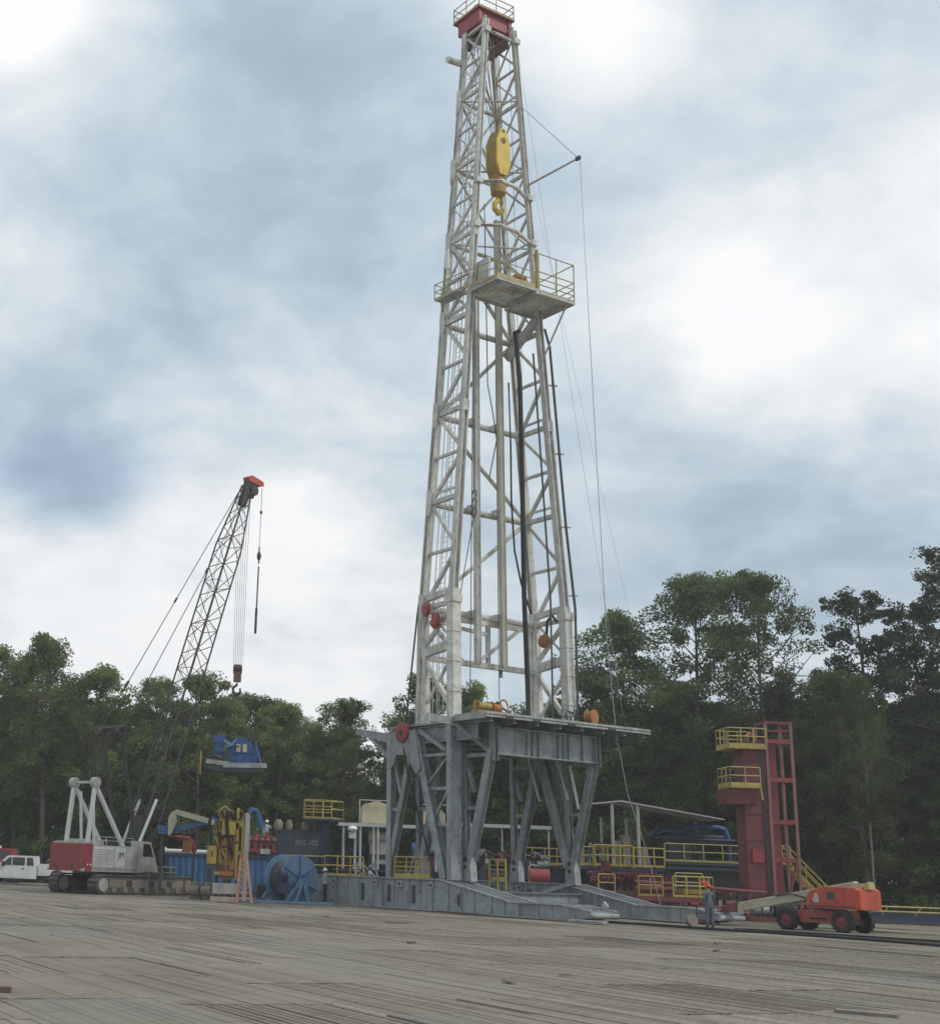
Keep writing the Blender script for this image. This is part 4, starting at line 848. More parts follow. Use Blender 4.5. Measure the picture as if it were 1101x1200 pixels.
HK.part('block', MB().box((hx-.28, hy-.22, 14.95), (hx+.28, hy+.22, 16.2)), m_brown); HK.part('sheave', MB().tube((hx-.33, hy, 15.85), (hx+.33, hy, 15.85), .27, n=14), m_bsteel)
HK.part('hook', MB().path([(hx, hy, 15.0), (hx, hy, 14.75), (hx-.28, hy, 14.5), (hx-.26, hy, 14.2), (hx, hy, 14.0), (hx+.26, hy, 14.2), (hx+.22, hy, 14.5)], [.09, .1, .1, .11, .12, .1, .06], 8), m_bsteel)
aw = CR @ (BT + Vector((1.75, 0, .3))); 
W_ = Thing('auxiliary_line', 'auxiliary crane line with ball and long dark rod hanging from the boom tip', 'hook', (aw.x, aw.y, 18.6))
W_.part('line', MB().tube((aw.x, aw.y, aw.z), (aw.x-.05, aw.y, 24.2), .02, n=5), m_cable)
W_.part('ball', MB().ell((aw.x-.05, aw.y, 24.6), (.16, .16, .35), 10, 8).tube((aw.x-.05, aw.y, 24.0), (aw.x-.05, aw.y, 25.3), .06, n=6), m_bsteel); W_.part('ball', MB().ell((aw.x, aw.y, 28.0), (.1, .1, .16), 8, 6), m_bsteel)
W_.part('rod', MB().tube((aw.x-.05, aw.y, 23.8), (aw.x-.12, aw.y, 18.7), .055, n=7).tube((aw.x-.1, aw.y, 20.6), (aw.x-.12, aw.y, 18.7), .09, n=8), m_bsteel)
# hanging blue unit
U = Thing('power_unit', 'blue power unit on a grey skid hanging from the crane hook', 'machine', (hx, hy, 8.4), Matrix.Identity(4))
ux = -3.25; uy = hy
U.part('skid', MB().prism([(0, 0), (.9, -.28), (4.3, -.28), (4.3, .05), (0, .35)], (ux+.1, uy-1.3, 8.75), (1, 0, 0), (0, 0, 1), (0, 2.6, 0)), m_dkgrey)
U.part('skid_edge', MB().beam((ux+.3, uy-1.33, 9.1), (ux+2.0, uy-1.33, 8.95), .08, .3).beam((ux+1.5, uy-1.34, 8.86), (ux+4.6, uy-1.34, 8.93), .06, .34), m_greyl)
m_ublue = mat('deep_blue_paint', (.028, .10, .30), .45, var=.3, dirt=.45, dcol=(.03, .04, .06))
U.part('body', MB().box((ux+.95, uy-.9, 9.1), (ux+3.9, uy+.9, 9.75)), m_ublue)
U.part('tower', MB().box((ux+.85, uy-.95, 9.76), (ux+1.5, uy+.6, 10.85)).box((ux+.75, uy-1.0, 10.45), (ux+1.6, uy-.2, 10.95)), m_ublue)
U.part('gable', MB().prism([(1.75, 9.76), (1.75, 10.2), (2.3, 10.85), (3.0, 10.85), (3.65, 10.3), (3.85, 9.76)], (ux, uy-.95, 0), (1, 0, 0), (0, 0, 1), (0, 1.7, 0)), m_ublue)
U.part('strut', MB().beam((ux+1.5, uy-1.0, 10.6), (ux+2.3, uy-1.0, 10.2), .14).beam((ux+1.5, uy-1.0, 9.9), (ux+2.4, uy-1.0, 10.7), .10), m_lblue)
U.part('gearbox', MB().box((ux+1.6, uy-1.25, 9.1), (ux+2.1, uy-.91, 9.9)), m_navy)
for k in range(5): U.part('panel_rib', MB().box((ux+1.15+k*.6, uy-.94, 9.12), (ux+1.22+k*.6, uy-.901, 9.72)), m_navy)
U.part('exhaust', MB().tube((ux+2.0, uy-.4, 10.8), (ux+2.0, uy-.4, 11.15), .08, n=8).tube((ux+3.3, uy-.4, 10.6), (ux+3.3, uy-.4, 11.0), .06, n=8), m_dkgrey); U.part('hose', MB().path([(ux+1.3, uy-1.05, 10.3), (ux+1.7, uy-1.25, 10.0), (ux+2.2, uy-1.25, 10.25), (ux+2.6, uy-1.15, 10.2)], .06, 6), m_black)
U.part('end_frame', MB().beam((ux+4.2, uy-1.1, 9.05), (ux+3.75, uy-1.1, 10.6), .12).beam((ux+4.2, uy+1.0, 9.05), (ux+3.75, uy+1.0, 10.6), .12), m_blue)
U.part('opening', MB().box((ux+2.4, uy-.98, 9.85), (ux+2.7, uy-.955, 10.4)).box((ux+2.85, uy-.98, 9.85), (ux+3.15, uy-.955, 10.4)), m_cream)
U.part('pipework', MB().path([(ux+.4, uy-1.1, 9.3), (ux+.9, uy-1.15, 9.5), (ux+1.4, uy-1.15, 9.35), (ux+1.5, uy-1.1, 9.1)], .12, 8).box((ux+.35, uy-1.2, 9.05), (ux+1.3, uy-1.02, 9.5)), m_dkgrey)
U.part('end_gate', MB().rail([(ux-.1, uy-1.2, 8.3), (ux-.1, uy+.8, 8.3)], 1.5, .7, .045, mid=(.3, .65), toe=0), m_yel)
b = MB()
for dx, dy in ((-1.9, -1.1), (2.0, -1.1), (-1.9, 1.1), (2.0, 1.1)): b.tube((hx, hy, 14.1), (ux+2.35+dx, uy+dy, 9.2), .018, n=4)
U.part('sling', b, m_cable)

# ------------------------------------------------------------------ vehicles on the left
def pickup(frame, label, paint, name='pickup_truck', service=True):
    P = Thing(name, label, 'truck', (0, 0, 0), frame); W = 1.0
    side = [(2.62, .42), (2.72, .75), (2.62, 1.12), (1.55, 1.22), (.95, 1.86), (.75, 1.92), (-1.0, 1.92), (-1.12, 1.22), (-1.12, .42)]
    bd_ = P.part('body', MB().prism(side, (0, -W, 0), (1, 0, 0), (0, 0, 1), (0, 2*W, 0)), paint)
    for s in (-1, 1):
        y = s*(W+.006); dy = (0, .008*s, 0)
        P.part('window', MB().prism([(.62, 1.28), (1.28, 1.28), (.82, 1.76), (.62, 1.8)], (-.0, y, 0), (1, 0, 0), (0, 0, 1), dy), m_glass, bd_)
        P.part('window', MB().prism([(-.28, 1.28), (.55, 1.28), (.55, 1.8), (-.28, 1.8)], (0, y, 0), (1, 0, 0), (0, 0, 1), dy), m_glass, bd_)
        P.part('window', MB().prism([(-.9, 1.28), (-.42, 1.28), (-.42, 1.8), (-.8, 1.8)], (0, y, 0), (1, 0, 0), (0, 0, 1), dy), m_glass, bd_)
        P.part('door', MB().box((-.35, min(y, y+.012*s), .5), (1.2, max(y, y+.012*s), 1.24)), paint, bd_)
        P.part('handle', MB().box((-.28, min(y, y+.05*s), 1.05), (-.1, max(y, y+.05*s), 1.1)), m_black, bd_)
        P.part('mirror', MB().cbox((1.15, s*(W+.16), 1.36), (.14, .26, .3)), m_black, bd_)
        P.part('fender', MB().prism([(1.05, .45), (1.25, .82), (1.6, 1.0), (2.0, 1.0), (2.35, .82), (2.5, .45), (2.3, .45), (2.1, .8), (1.5, .8), (1.25, .45)], (0, y, 0), (1, 0, 0), (0, 0, 1), (0, .05*s, 0)), paint, bd_)
        P.part('headlight', MB().box((2.58, s*W*.95-.16, .88), (2.74, s*W*.95+.02, 1.08)), m_lamp, bd_)
    P.part('windscreen', MB().prism([(-.85, 0), (.85, 0), (.75, .84), (-.75, .84)], (1.54, 0, 1.25), (0, 1, 0), (-.69, 0, .72), (.012, 0, .01)), m_glass, bd_)
    P.part('bumper', MB().box((2.66, -W, .42), (2.85, W, .68)), m_gv, bd_)
    bed = P.part('service_bed', MB().box((-3.35, -1.02, .66), (-1.18, 1.02, 1.3)).box((-3.35, -1.02, 1.3), (-1.2, -.66, 1.42)).box((-3.35, .66, 1.3), (-1.2, 1.02, 1.42)), paint)
    for s in (-1, 1):
        for x in (-3.2, -1.75): P.part('locker_door', MB().box((x, s*1.028-.006, .78), (x+.5, s*1.028+.006, 1.36)), paint, bed)
        P.part('wheel_arch', MB().prism([(-3.0, .64), (-2.85, .95), (-2.5, 1.08), (-2.15, .95), (-2.0, .64)], (0, s*1.03, 0), (1, 0, 0), (0, 0, 1), (0, .012*s, 0)), m_dkgrey, bed)
    P.part('chassis', MB().box((-3.3, -.8, .38), (2.4, .8, .64)), m_dkgrey)
    for x in (1.78, -2.5):
        for s in (-1, 1):
            w = P.part('wheel', MB().lathe([(.26, -.06), (.27, -.13), (.38, -.14), (.42, -.1), (.42, .1), (.38, .14), (.27, .13), (.26, .06)], (x, s*.9, .42), (0, 1, 0), 24, False), m_black)
            P.part('rim', MB().lathe([(.03, -.10), (.1, -.11), (.22, -.09), (.26, -.12), (.26, .12), (.22, .09), (.1, .11), (.03, .10)], (x, s*.9, .42), (0, 1, 0), 16), m_gv, w)
    return P
pk = pickup(FR(-17.25, 108.3, rad(182)) @ Matrix.Scale(1.14, 4), 'white pickup with service bed at the far left edge', m_white)
R2 = Thing('tractor_cab', 'red truck cab partly hidden behind the white pickup hood', 'truck', (-20.0, 116, 0))
c2 = R2.part('cab', MB().prism([(0, .6), (2.2, .6), (2.2, 1.9), (1.7, 2.75), (.3, 2.75), (0, 2.0)], (-21.0, 115, 0), (1, 0, 0), (0, 0, 1), (0, 2.2, 0)), m_red)
R2.part('window', MB().box((-20.6, 114.985, 1.95), (-19.5, 114.995, 2.55)), m_glass, c2); R2.part('lamp', MB().tube((-20.3, 115.2, 2.75), (-20.3, 115.2, 2.95), .12, n=8), m_lamp, c2)
for x in (-20.6, -19.2):
    R2.part('wheel', MB().tube((x, 114.95, .55), (x, 115.35, .55), .55, n=18), m_black); R2.part('wheel', MB().tube((x, 116.85, .55), (x, 117.25, .55), .55, n=18), m_black)

# ------------------------------------------------------------------ equipment between crane and rig
C_ = Thing('shipping_container', 'long blue corrugated steel container behind the yellow top drive', 'container', (-1.0, 90.5, .1))
C_.part('shell', MB().box((-5.2, 89.3, .25), (3.2, 91.7, 2.55)), m_blue)
x = -5.1; k = 0
while x < 3.0:
    C_.part('corrugation', MB().prism([(0, 0), (.06, -.05), (.20, -.05), (.26, 0)], (x, 89.298, .38), (1, 0, 0), (0, 1, 0), (0, 0, 2.05)), m_blue); x += .42
C_.part('rail', MB().box((-5.25, 89.22, 2.5), (3.25, 89.3, 2.66)).box((-5.25, 89.22, .12), (3.25, 89.3, .32)), m_navy)
for x in (-5.2, 3.2): C_.part('corner_post', MB().box((x-.08, 89.2, .1), (x+.08, 89.36, 2.66)), m_navy)
for x in (-5.0, -1.0, 2.9): C_.part('support', MB().box((x-.2, 89.5, 0), (x+.2, 91.5, .12)), m_wood)
C_.e.location.y += 3.6
wp = single('white_pipe', MB().tube((-5.3, 89.6, 2.81), (-2.2, 89.6, 2.81), .15, n=10).tube((-5.35, 89.6, 2.81), (-5.25, 89.6, 2.81), .24, n=12), m_white, 'white pipe lying along the top of the blue container', 'pipe'); wp.location.y += 3.6
T = Thing('loader_arm', 'beige bent loader arm with pointed end above the blue container', 'loader arm', (-3.3, 86.2, 0))
T.part('arm', MB().prism([(-4.80, 3.70), (-4.62, 3.75), (-4.28, 4.55), (-4.35, 4.95), (-2.1, 4.42), (-2.1, 4.75), (-4.3, 5.28), (-4.65, 5.1), (-4.85, 4.7)], (0, 86.05, 0), (1, 0, 0), (0, 0, 1), (0, .35, 0)), m_beige)
T.part('pivot', MB().tube((-2.15, 85.95, 4.6), (-2.15, 86.5, 4.6), .22, n=12), m_wgrey); T.part('post', MB().beam((-2.15, 86.3, 4.5), (-2.15, 86.3, 0), .3, .3, (0, 1, 0)), m_dkgrey)
T = Thing('blue_beam', 'bright blue beam with boxed end under the beige arm', 'beam', (-4, 86.9, 0))
T.part('beam', MB().beam((-4.7, 86.9, 4.0), (-1.6, 86.9, 4.85), .3, .36, (0, 0, 1)), m_blue); T.part('end_box', MB().box((-5.5, 86.6, 3.75), (-4.85, 87.2, 4.3)), m_blue); T.part('stand', MB().beam((-5.2, 86.9, 3.8), (-5.2, 86.9, 0), .2, .2, (0, 1, 0)).beam((-1.7, 86.9, 4.7), (-1.7, 86.9, 0), .2, .2, (0, 1, 0)), m_dkgrey)
T = Thing('red_hose_arm', 'red elbow arm with pale flange resting on the container top', 'pipe', (-4, 88, 2.6))
T.part('elbow', MB().path([(-4.85, 87.7, 3.65), (-4.2, 87.7, 3.6), (-3.6, 87.7, 3.5), (-3.3, 87.7, 3.2), (-3.15, 87.7, 2.75)], [.14, .17, .2, .2, .16], 9), m_red); T.part('flange', MB().prism([(0, 0), (.55, 0), (.7, .5), (.4, .75), (.05, .7)], (-3.95, 87.4, 2.7), (1, 0, 0), (0, 0, 1), (0, .25, 0)), m_orange2)
T.part('prop', MB().beam((-3.2, 87.9, 2.8), (-3.2, 87.9, 0), .12, .12, (0, 1, 0)), m_dkgrey)
# top drive
D_ = Thing('top_drive', 'yellow top drive standing upright on a white base before the blue container', 'top drive', (-.9, 79.8, 0)); yy = 79.5
D_.part('base', MB().box((-1.75, yy, .42), (.0, yy+1.0, 1.0)), m_wgrey); D_.part('dolly', MB().box((-1.85, yy-.15, .0), (-.45, yy+1.1, .26)), m_cream)
b = MB()
for x in (-1.6, -1.2, -.5, -.1): b.box((x-.06, yy+.1, .26), (x+.06, yy+.9, .42))
D_.part('chock', b, m_dkgrey)
gf = D_.part('guide_frame', MB().box((-.52, yy+.1, 1.2), (-.36, yy+.3, 5.25)).box((-.2, yy+.1, 1.2), (-.06, yy+.3, 4.9)).box((-.36, yy+.12, 4.4), (-.06, yy+.28, 4.6)).box((-.36, yy+.12, 2.6), (-.2, yy+.28, 2.8)).box((-.36, yy+.12, 1.3), (-.2, yy+.28, 1.5)), m_yel)
D_.part('gearbox', MB().box((-1.35, yy+.05, 3.7), (-.55, yy+.9, 4.45)), m_yel); D_.part('upper_frame', MB().box((-1.6, yy+.2, 4.46), (-.55, yy+.7, 4.6)).beam((-1.55, yy+.3, 3.4), (-1.5, yy+.3, 5.1), .12).beam((-1.25, yy+.4, 4.5), (-1.2, yy+.4, 5.2), .1).path([(-1.75, yy+.3, 4.9), (-1.5, yy+.3, 5.1), (-1.2, yy+.3, 5.3), (-.9, yy+.3, 5.0)], .07, 7), m_yelw)
D_.part('core', MB().box((-1.62, yy+.35, 1.3), (-.1, yy+.95, 4.5)), m_brown); D_.part('side_plate', MB().prism([(-1.75, 1.9), (-1.35, 1.3), (-.5, 1.3), (-.5, 3.6), (-1.0, 3.65), (-1.5, 3.2), (-1.75, 2.9)], (0, yy+.28, 0), (1, 0, 0), (0, 0, 1), (0, .06, 0)), m_yelw)
rnd = random.Random(3)
for k in range(14):
    x = rnd.uniform(-1.6, -.15); z = rnd.uniform(1.5, 4.6); D_.part('fitting', MB().cbox((x, yy+.2, z), (rnd.uniform(.1, .35), .22, rnd.uniform(.1, .4))), rnd.choice((m_yelw, m_yel, m_brown, m_dkgrey, m_orange2)))
for k in range(5):
    x = rnd.uniform(-1.7, -.4); D_.part('hose', MB().path([(x, yy+.1, 4.6), (x-.25, yy-.05, 5.05), (x-.45, yy, 4.4), (x-.3, yy, 3.3), (x-.1, yy+.1, 2.6)], .05, 6), rnd.choice((m_black, m_black, m_brown)))
D_.part('motor', MB().lathe([(.1, 0), (.36, .05), (.36, 1.25), (.2, 1.35)], (-.95, yy+.45, 2.3), (0, 0, 1), 16), m_brown)
D_.part('side_tank', MB().box((-2.15, yy-.02, 2.05), (-1.6, yy+.5, 3.05)), m_yelw); D_.part('sight_glass', MB().box((-1.92, yy-.04, 2.45), (-1.8, yy-.021, 2.75)), m_green)
D_.part('link', MB().beam((-1.75, yy+.1, 3.6), (-1.0, yy+.1, 2.3), .14, .14, (0, 1, 0)).beam((-1.85, yy+.2, 3.4), (-1.75, yy+.2, 1.9), .12).beam((-1.4, yy+.05, 2.9), (-1.05, yy+.05, 2.9), .06).beam((-1.05, yy+.05, 2.9), (-1.05, yy+.05, 1.75), .06).beam((-1.4, yy+.05, 2.9), (-1.4, yy+.05, 2.0), .06), m_yelw)
D_.part('pipe_handler', MB().prism([(-1.95, 2.0), (-.45, 2.0), (-.55, 1.55), (-.7, 1.2), (-1.2, 1.15), (-1.6, 1.55)], (0, yy+.12, 0), (1, 0, 0), (0, 0, 1), (0, .5, 0)), m_brown)
D_.part('grabber', MB().box((-1.3, yy+.05, 1.42), (-.6, yy+.7, 1.65)), m_orange2); D_.part('quill', MB().tube((-.95, yy+.4, 1.0), (-.95, yy+.4, 1.5), .22, n=12), m_dkgrey)
D_.part('washpipe', MB().ell((-.85, yy+.4, 4.85), (.22, .2, .3), 10, 8), m_brown); D_.part('elevator_link', MB().path([(-.3, yy-.02, 5.1), (-.05, yy-.02, 4.8), (.15, yy-.02, 4.55), (.25, yy, 4.75)], .11, 8), m_orange2)
single('white_standpipe', MB().tube((.05, 79.4, .05), (.12, 79.4, 4.95), .15, n=12), m_wgrey, 'white vertical pipe at the right side of the yellow top drive', 'pipe')
single('blue_elbow', MB().path([(.12, 79.4, 4.9), (.3, 79.6, 5.1), (.55, 79.9, 5.08), (.75, 79.9, 4.75), (.95, 79.9, 4.2)], .2, 10), m_blue, 'bright blue elbow at the top of the white pipe', 'pipe')
Ld = Thing('stepladder', 'orange pink fiberglass stepladder standing before the white pipe', 'ladder', (.2, 78.4, 0))
for x0, x1 in ((-.36, -.2), (.16, .52)):
    Ld.part('rail', MB().beam((x0+.02, 78.1, .0), (x1 if x0 < 0 else x0, 78.7, 2.5), .13, .06, (0, 1, 0)) if x0 < 0 else MB().beam((.5, 78.1, 0), (.15, 78.7, 2.5), .13, .06, (0, 1, 0)), m_pink)
    Ld.part('rear_rail', MB().beam((-.32 if x0 < 0 else .56, 79.3, 0), (-.16 if x0 < 0 else .12, 78.75, 2.5), .05, .05, (0, 1, 0)), m_pink)
for k in range(8):
    z = .25+k*.3; t = z/2.5; Ld.part('step', MB().beam((-.34+.14*t, 78.1+.6*t, z), (.5-.35*t, 78.1+.6*t, z), .12, .07), m_pink)
Ld.part('top_cap', MB().box((-.22, 78.6, 2.5), (.18, 78.85, 2.56)), m_pink)
# rubble of grey machine parts between crane track and top drive
rnd = random.Random(12)
for x, lb in ((-2.85, 'dusty grey casting on the mats beside the crane track'), (-2.15, 'dusty grey casting on the mats beside the top drive base')):
    b = MB(); b.cbox((x, 82, .35), (.6, .7, .7), .3).tube((x-.3, 81.7, .5), (x+.25, 81.6, .5), .28, n=10).cbox((x+.1, 81.9, .85), (.4, .3, .35), .8); single('pump_casting', b, m_tan, lb, 'machine part', group='dusty castings')
# cable reel
Rl = Thing('cable_reel', 'large blue cable reel with red hub rim on an A frame stand', 'reel', (3.0, 80.6, 0)); A2 = Vector((.60, -.80, 0)); cR = Vector((2.75, 81.1, 1.38))
Rl.part('flange', MB().lathe([(.05, 0), (1.36, 0), (1.36, .07), (.05, .07)], cR+A2*.75, A2, 40), m_lblue, None, 'near blue disc of the reel')
Rl.part('flange', MB().lathe([(.05, 0), (1.36, 0), (1.36, .07), (.05, .07)], cR-A2*.75, A2, 40), m_lblue)
Rl.part('wound_rope', MB().lathe([(1.02, -.74), (1.05, -.3), (1.0, 0), (1.05, .4), (1.02, .74)], cR, A2, 36), mat('wound_wire_rope', (.085, .095, .10), .7, bump=.8)); Rl.part('brake_band', MB().lathe([(1.18, .52), (1.2, .52), (1.2, .73), (1.18, .73)], cR, A2, 36), m_orange2)
side_ = A2.cross(Z)
for k in range(3):
    t = k*math.pi/3+.5; d = side_*math.cos(t)+Z*math.sin(t); Rl.part('spoke', MB().beam(cR+A2*.86-d*1.3, cR+A2*.86+d*1.3, .07, .05, A2), m_blue)
Rl.part('hub', MB().lathe([(.05, .82), (.22, .82), (.22, 1.05), (.05, 1.05)], cR, A2, 16), m_blue)
for sg in (1, -1):
    c3 = cR + A2*sg*1.1
    Rl.part('stand', MB().beam(c3+Vector((0, 0, .05)), c3+side_*.5-Z*1.3, .2, .14, A2).beam(c3+Vector((0, 0, .05)), c3-side_*.45-Z*1.3, .2, .14, A2).beam(c3-side_*2.5-Z*1.25, c3-side_*.1-Z*.1, .14, .12, A2).beam(c3+side_*1.2-Z*1.2, c3+side_*.1-Z*.05, .16, .12, A2).beam(c3-side_*.45-Z*.35, c3+side_*.6-Z*.35, .12, .12, A2), m_lblue)
Rl.part('skid', MB().box((.2, 79.4, .02), (5.2, 79.65, .16)).box((.2, 82.3, .02), (5.2, 82.55, .16)).box((.2, 79.65, .02), (.4, 82.3, .14)).box((5.0, 79.65, .02), (5.2, 82.3, .14)), m_lblue)
Rl.part('motor', MB().tube(cR+A2*.95+side_*1.15+Z*.1, cR+A2*.95+side_*1.55+Z*.1, .3, n=14).cbox(cR+A2*.9+side_*1.3-Z*.5, (.6, .5, .6), .3), m_navy)
T = Thing('barrel', 'small dark barrel with bright blue top left of the reel', 'barrel', (1.1, 83.5, 0)); T.part('drum', MB().lathe([(.28, 0), (.3, .05), (.28, .4), (.3, .45), (.28, .85), (.05, .87)], (1.1, 83.5, .1), (0, 0, 1), 16), m_dkgrey); T.part('pump', MB().cbox((1.1, 83.5, 1.12), (.3, .3, .3)), m_blue)
# red equipment skid with pipework
T = Thing('red_skid', 'red framed pipework skid behind the blue elbow', 'skid', (1.3, 93, 0))
T.part('beam', MB().beam((.1, 92.6, 3.1), (2.2, 92.6, 3.1), .2, .22).beam((.1, 94, 3.1), (2.2, 94, 3.1), .2, .22), m_red)
for k in range(5):
    x = .3+k*.42; T.part('valve', MB().tube((x, 92.7, 3.2), (x, 92.7, 4.1+.2*(k % 2)), .13, n=9).ell((x, 92.7, 3.8), (.24, .24, .2), 10, 6), m_red if k % 2 else m_brown)
T.part('manifold', MB().tube((.2, 92.8, 3.55), (2.1, 92.8, 3.55), .2, n=10).tube((.2, 93.2, 4.0), (2.0, 93.2, 4.0), .14, n=10), m_brown)
T.part('column', MB().beam((.15, 92.8, 0), (.15, 92.8, 4.6), .22, .22, (0, 1, 0)).beam((2.1, 92.8, 0), (2.1, 92.8, 3.0), .2, .2, (0, 1, 0)), m_red); T.part('panel', MB().box((.05, 92.4, 3.2), (.35, 92.5, 4.5)), m_orange2); T.part('white_box', MB().box((1.1, 92.0, 2.85), (1.75, 92.19, 3.2)), m_wgrey); T.part('deck', MB().box((-.2, 92.2, 2.72), (2.1, 95, 2.8)), m_dkgrey); T.part('step_box', MB().box((1.15, 93.0, 2.81), (1.85, 93.8, 3.33)), m_dkgrey); T.e.location.y += 3.6
# tank with rig number
T = Thing('mud_tank', 'dark slate mud tank with white rig lettering behind the reel', 'tank', (4.1, 97.5, 0))
tk = T.part('shell', MB().box((2.2, 97.0, 2.9), (6.05, 99.4, 4.5)), m_tank)
for k in range(9): T.part('rib', MB().box((2.25+k*.46, 96.93, 2.95), (2.31+k*.46, 97.0, 4.45)), m_tank)
T.part('top_rail', MB().beam((2.15, 96.95, 4.52), (6.1, 96.95, 4.52), .12, .1), m_dkgrey)
for tx, xx in (('RIG', 3.92), ('102', 4.78)):
    lo = T.part('lettering', text_mesh(tx, .50), m_letter); lo.location = Vector((xx, 96.915, 3.72))-T.org; lo.rotation_euler = (math.pi/2, 0, 0)
T.part('base', MB().box((2.3, 97.2, 0), (6.0, 99.2, 2.88)), m_navy)
for x, r in ((2.35, .32), (3.1, .26), (4.35, .36), (5.0, .28)): T.part('hopper', MB().lathe([(r*.7, 0), (r, .2), (r, .55), (r*.5, .8)], (x, 98, 4.51), (0, 0, 1), 12), m_tan)
T = Thing('rail_platform', 'small platform with bright yellow railing on a navy post above the tank', 'platform', (5.6, 97.2, 0))
T.part('deck', MB().box((4.05, 96.2, 5.28), (7.0, 98.2, 5.42)), m_navy); T.part('column', MB().box((5.35, 96.8, 0), (5.95, 97.4, 5.27)), m_navy)
T.part('railing', MB().rail([(4.1, 96.3, 5.42), (6.0, 96.3, 5.42)], 1.25, .62, .04, mid=(.33, .66)), m_yel); T.part('railing', MB().rail([(6.0, 96.3, 5.42), (6.95, 98.1, 5.42), (4.1, 98.1, 5.42), (4.1, 96.3, 5.42)], 1.25, 1.6, .035), m_yelp)
# shed roof and pipes left of the substructure
T = Thing('shed_roof', 'long pale flat roof on white posts behind the left substructure leg', 'canopy', (11, 95.5, 0))
T.part('roof', MB().box((6.4, 94, 4.98), (13.2, 97.5, 5.08)).box((6.35, 93.95, 4.9), (13.25, 94.05, 5.12)), m_roof)
for x in (6.7, 7.5, 7.85, 8.75, 9.05, 13.0): T.part('post', MB().tube((x, 94.1, 2.1), (x, 94.1, 4.95), .085, n=8), m_wgrey)
T.part('lamp', MB().ell((7.3, 93.8, 4.72), (.34, .34, .2), 12, 6), m_hathw); T.part('junction_box', MB().box((7.05, 93.9, 4.1), (7.55, 94.05, 4.5)), m_white); T.part('platform', MB().box((6.0, 94, 1.95), (13.2, 97.5, 2.08)), m_navy)
T.part('leg', MB().box((6.1, 94.2, 0), (6.3, 94.4, 1.94)).box((12.8, 94.2, 0), (13, 94.4, 1.94)), m_navy)
T = Thing('poly_tank', 'cream rounded storage tank in a white frame behind the substructure', 'tank', (9.2, 98.5, 0))
T.part('shell', MB().prism([(8.25, 5.26), (10.3, 5.26), (10.3, 6.35), (10.05, 6.62), (9.6, 6.7), (9.6, 6.8), (9.0, 6.8), (9.0, 6.7), (8.5, 6.62), (8.25, 6.35)], (0, 97.6, 0), (1, 0, 0), (0, 0, 1), (0, 1.8, 0)), m_cream)
T.part('frame', MB().path([(8.05, 97.4, 2), (8.05, 97.4, 6.85), (10.5, 97.4, 6.85), (10.5, 97.4, 2)], .05, 6), m_white); T.part('stand', MB().box((8.1, 97.7, 0), (10.4, 99.6, 5.24)), m_navy)
T = Thing('poly_tank', 'second cream tank seen between the rear legs of the substructure', 'tank', (13.4, 99, 0))
T.part('shell', MB().prism([(12.45, 5.3), (14.2, 5.3), (14.2, 6.1), (13.9, 6.4), (12.75, 6.4), (12.45, 6.1)], (0, 98, 0), (1, 0, 0), (0, 0, 1), (0, 1.6, 0)), m_cream); T.part('frame', MB().path([(12.3, 97.8, 2), (12.3, 97.8, 6.7), (14.4, 97.8, 6.7), (14.4, 97.8, 2)], .06, 6), m_white); T.part('stand', MB().box((12.4, 98, 0), (14.3, 99.8, 5.29)), m_navy)
T = Thing('centrifuge', 'grey and cream machine with round drum under the flat roof', 'machine', (9.6, 95, 2.1))
T.part('body', MB().box((8.6, 94.5, 3.1), (10.2, 96, 3.9)), m_wgrey); T.part('drum', MB().tube((8.5, 95.2, 4.25), (10.3, 95.2, 4.25), .4, n=16), m_cream); T.part('frame', MB().box((8.5, 94.4, 2.1), (10.3, 96, 3.05)), m_dkgrey); T.part('chute', MB().box((8.7, 94.2, 2.45), (10.1, 94.4, 2.75)), m_gv); T.part('motor', MB().tube((7.2, 95.5, 3.35), (8.3, 95.5, 3.35), .38, n=14), m_navy)
T = Thing('pump_unit', 'blue pump unit with pale pipes between the rear legs', 'pump', (13, 95, 2.1))
T.part('body', MB().box((11.3, 94.6, 2.1), (13.2, 96, 3.3)), m_dkgrey); T.part('motor', MB().tube((11.4, 94.5, 3.6), (12.6, 94.5, 3.6), .4, n=14), m_blue); T.part('end_cap', MB().tube((12.6, 94.5, 3.6), (13.1, 94.5, 3.6), .36, n=14), m_gv); T.part('panel', MB().box((12.4, 94.4, 2.2), (13.1, 94.58, 3.1)), m_redrust)
# walkway railing on the skid left of the substructure
T = Thing('walkway', 'yellow railed walkway behind the reel and worker', 'walkway', (6, 88.2, 0))
T.part('deck', MB().box((2.6, 87.9, 1.42), (7.6, 89.2, 1.56)), m_navy); T.part('railing', MB().rail([(2.6, 88, 1.56), (5.1, 88, 1.56)], 1.2, 1.25, .045, toe=.0), m_yelp); T.part('railing', MB().rail([(5.1, 88, 1.56), (7.55, 88, 1.56)], 1.25, .82, .045, toe=.2), m_yel)
for x in (2.8, 5.0, 7.4): T.part('leg', MB().box((x-.1, 88.4, 0), (x+.1, 88.7, 1.41)), m_navy)

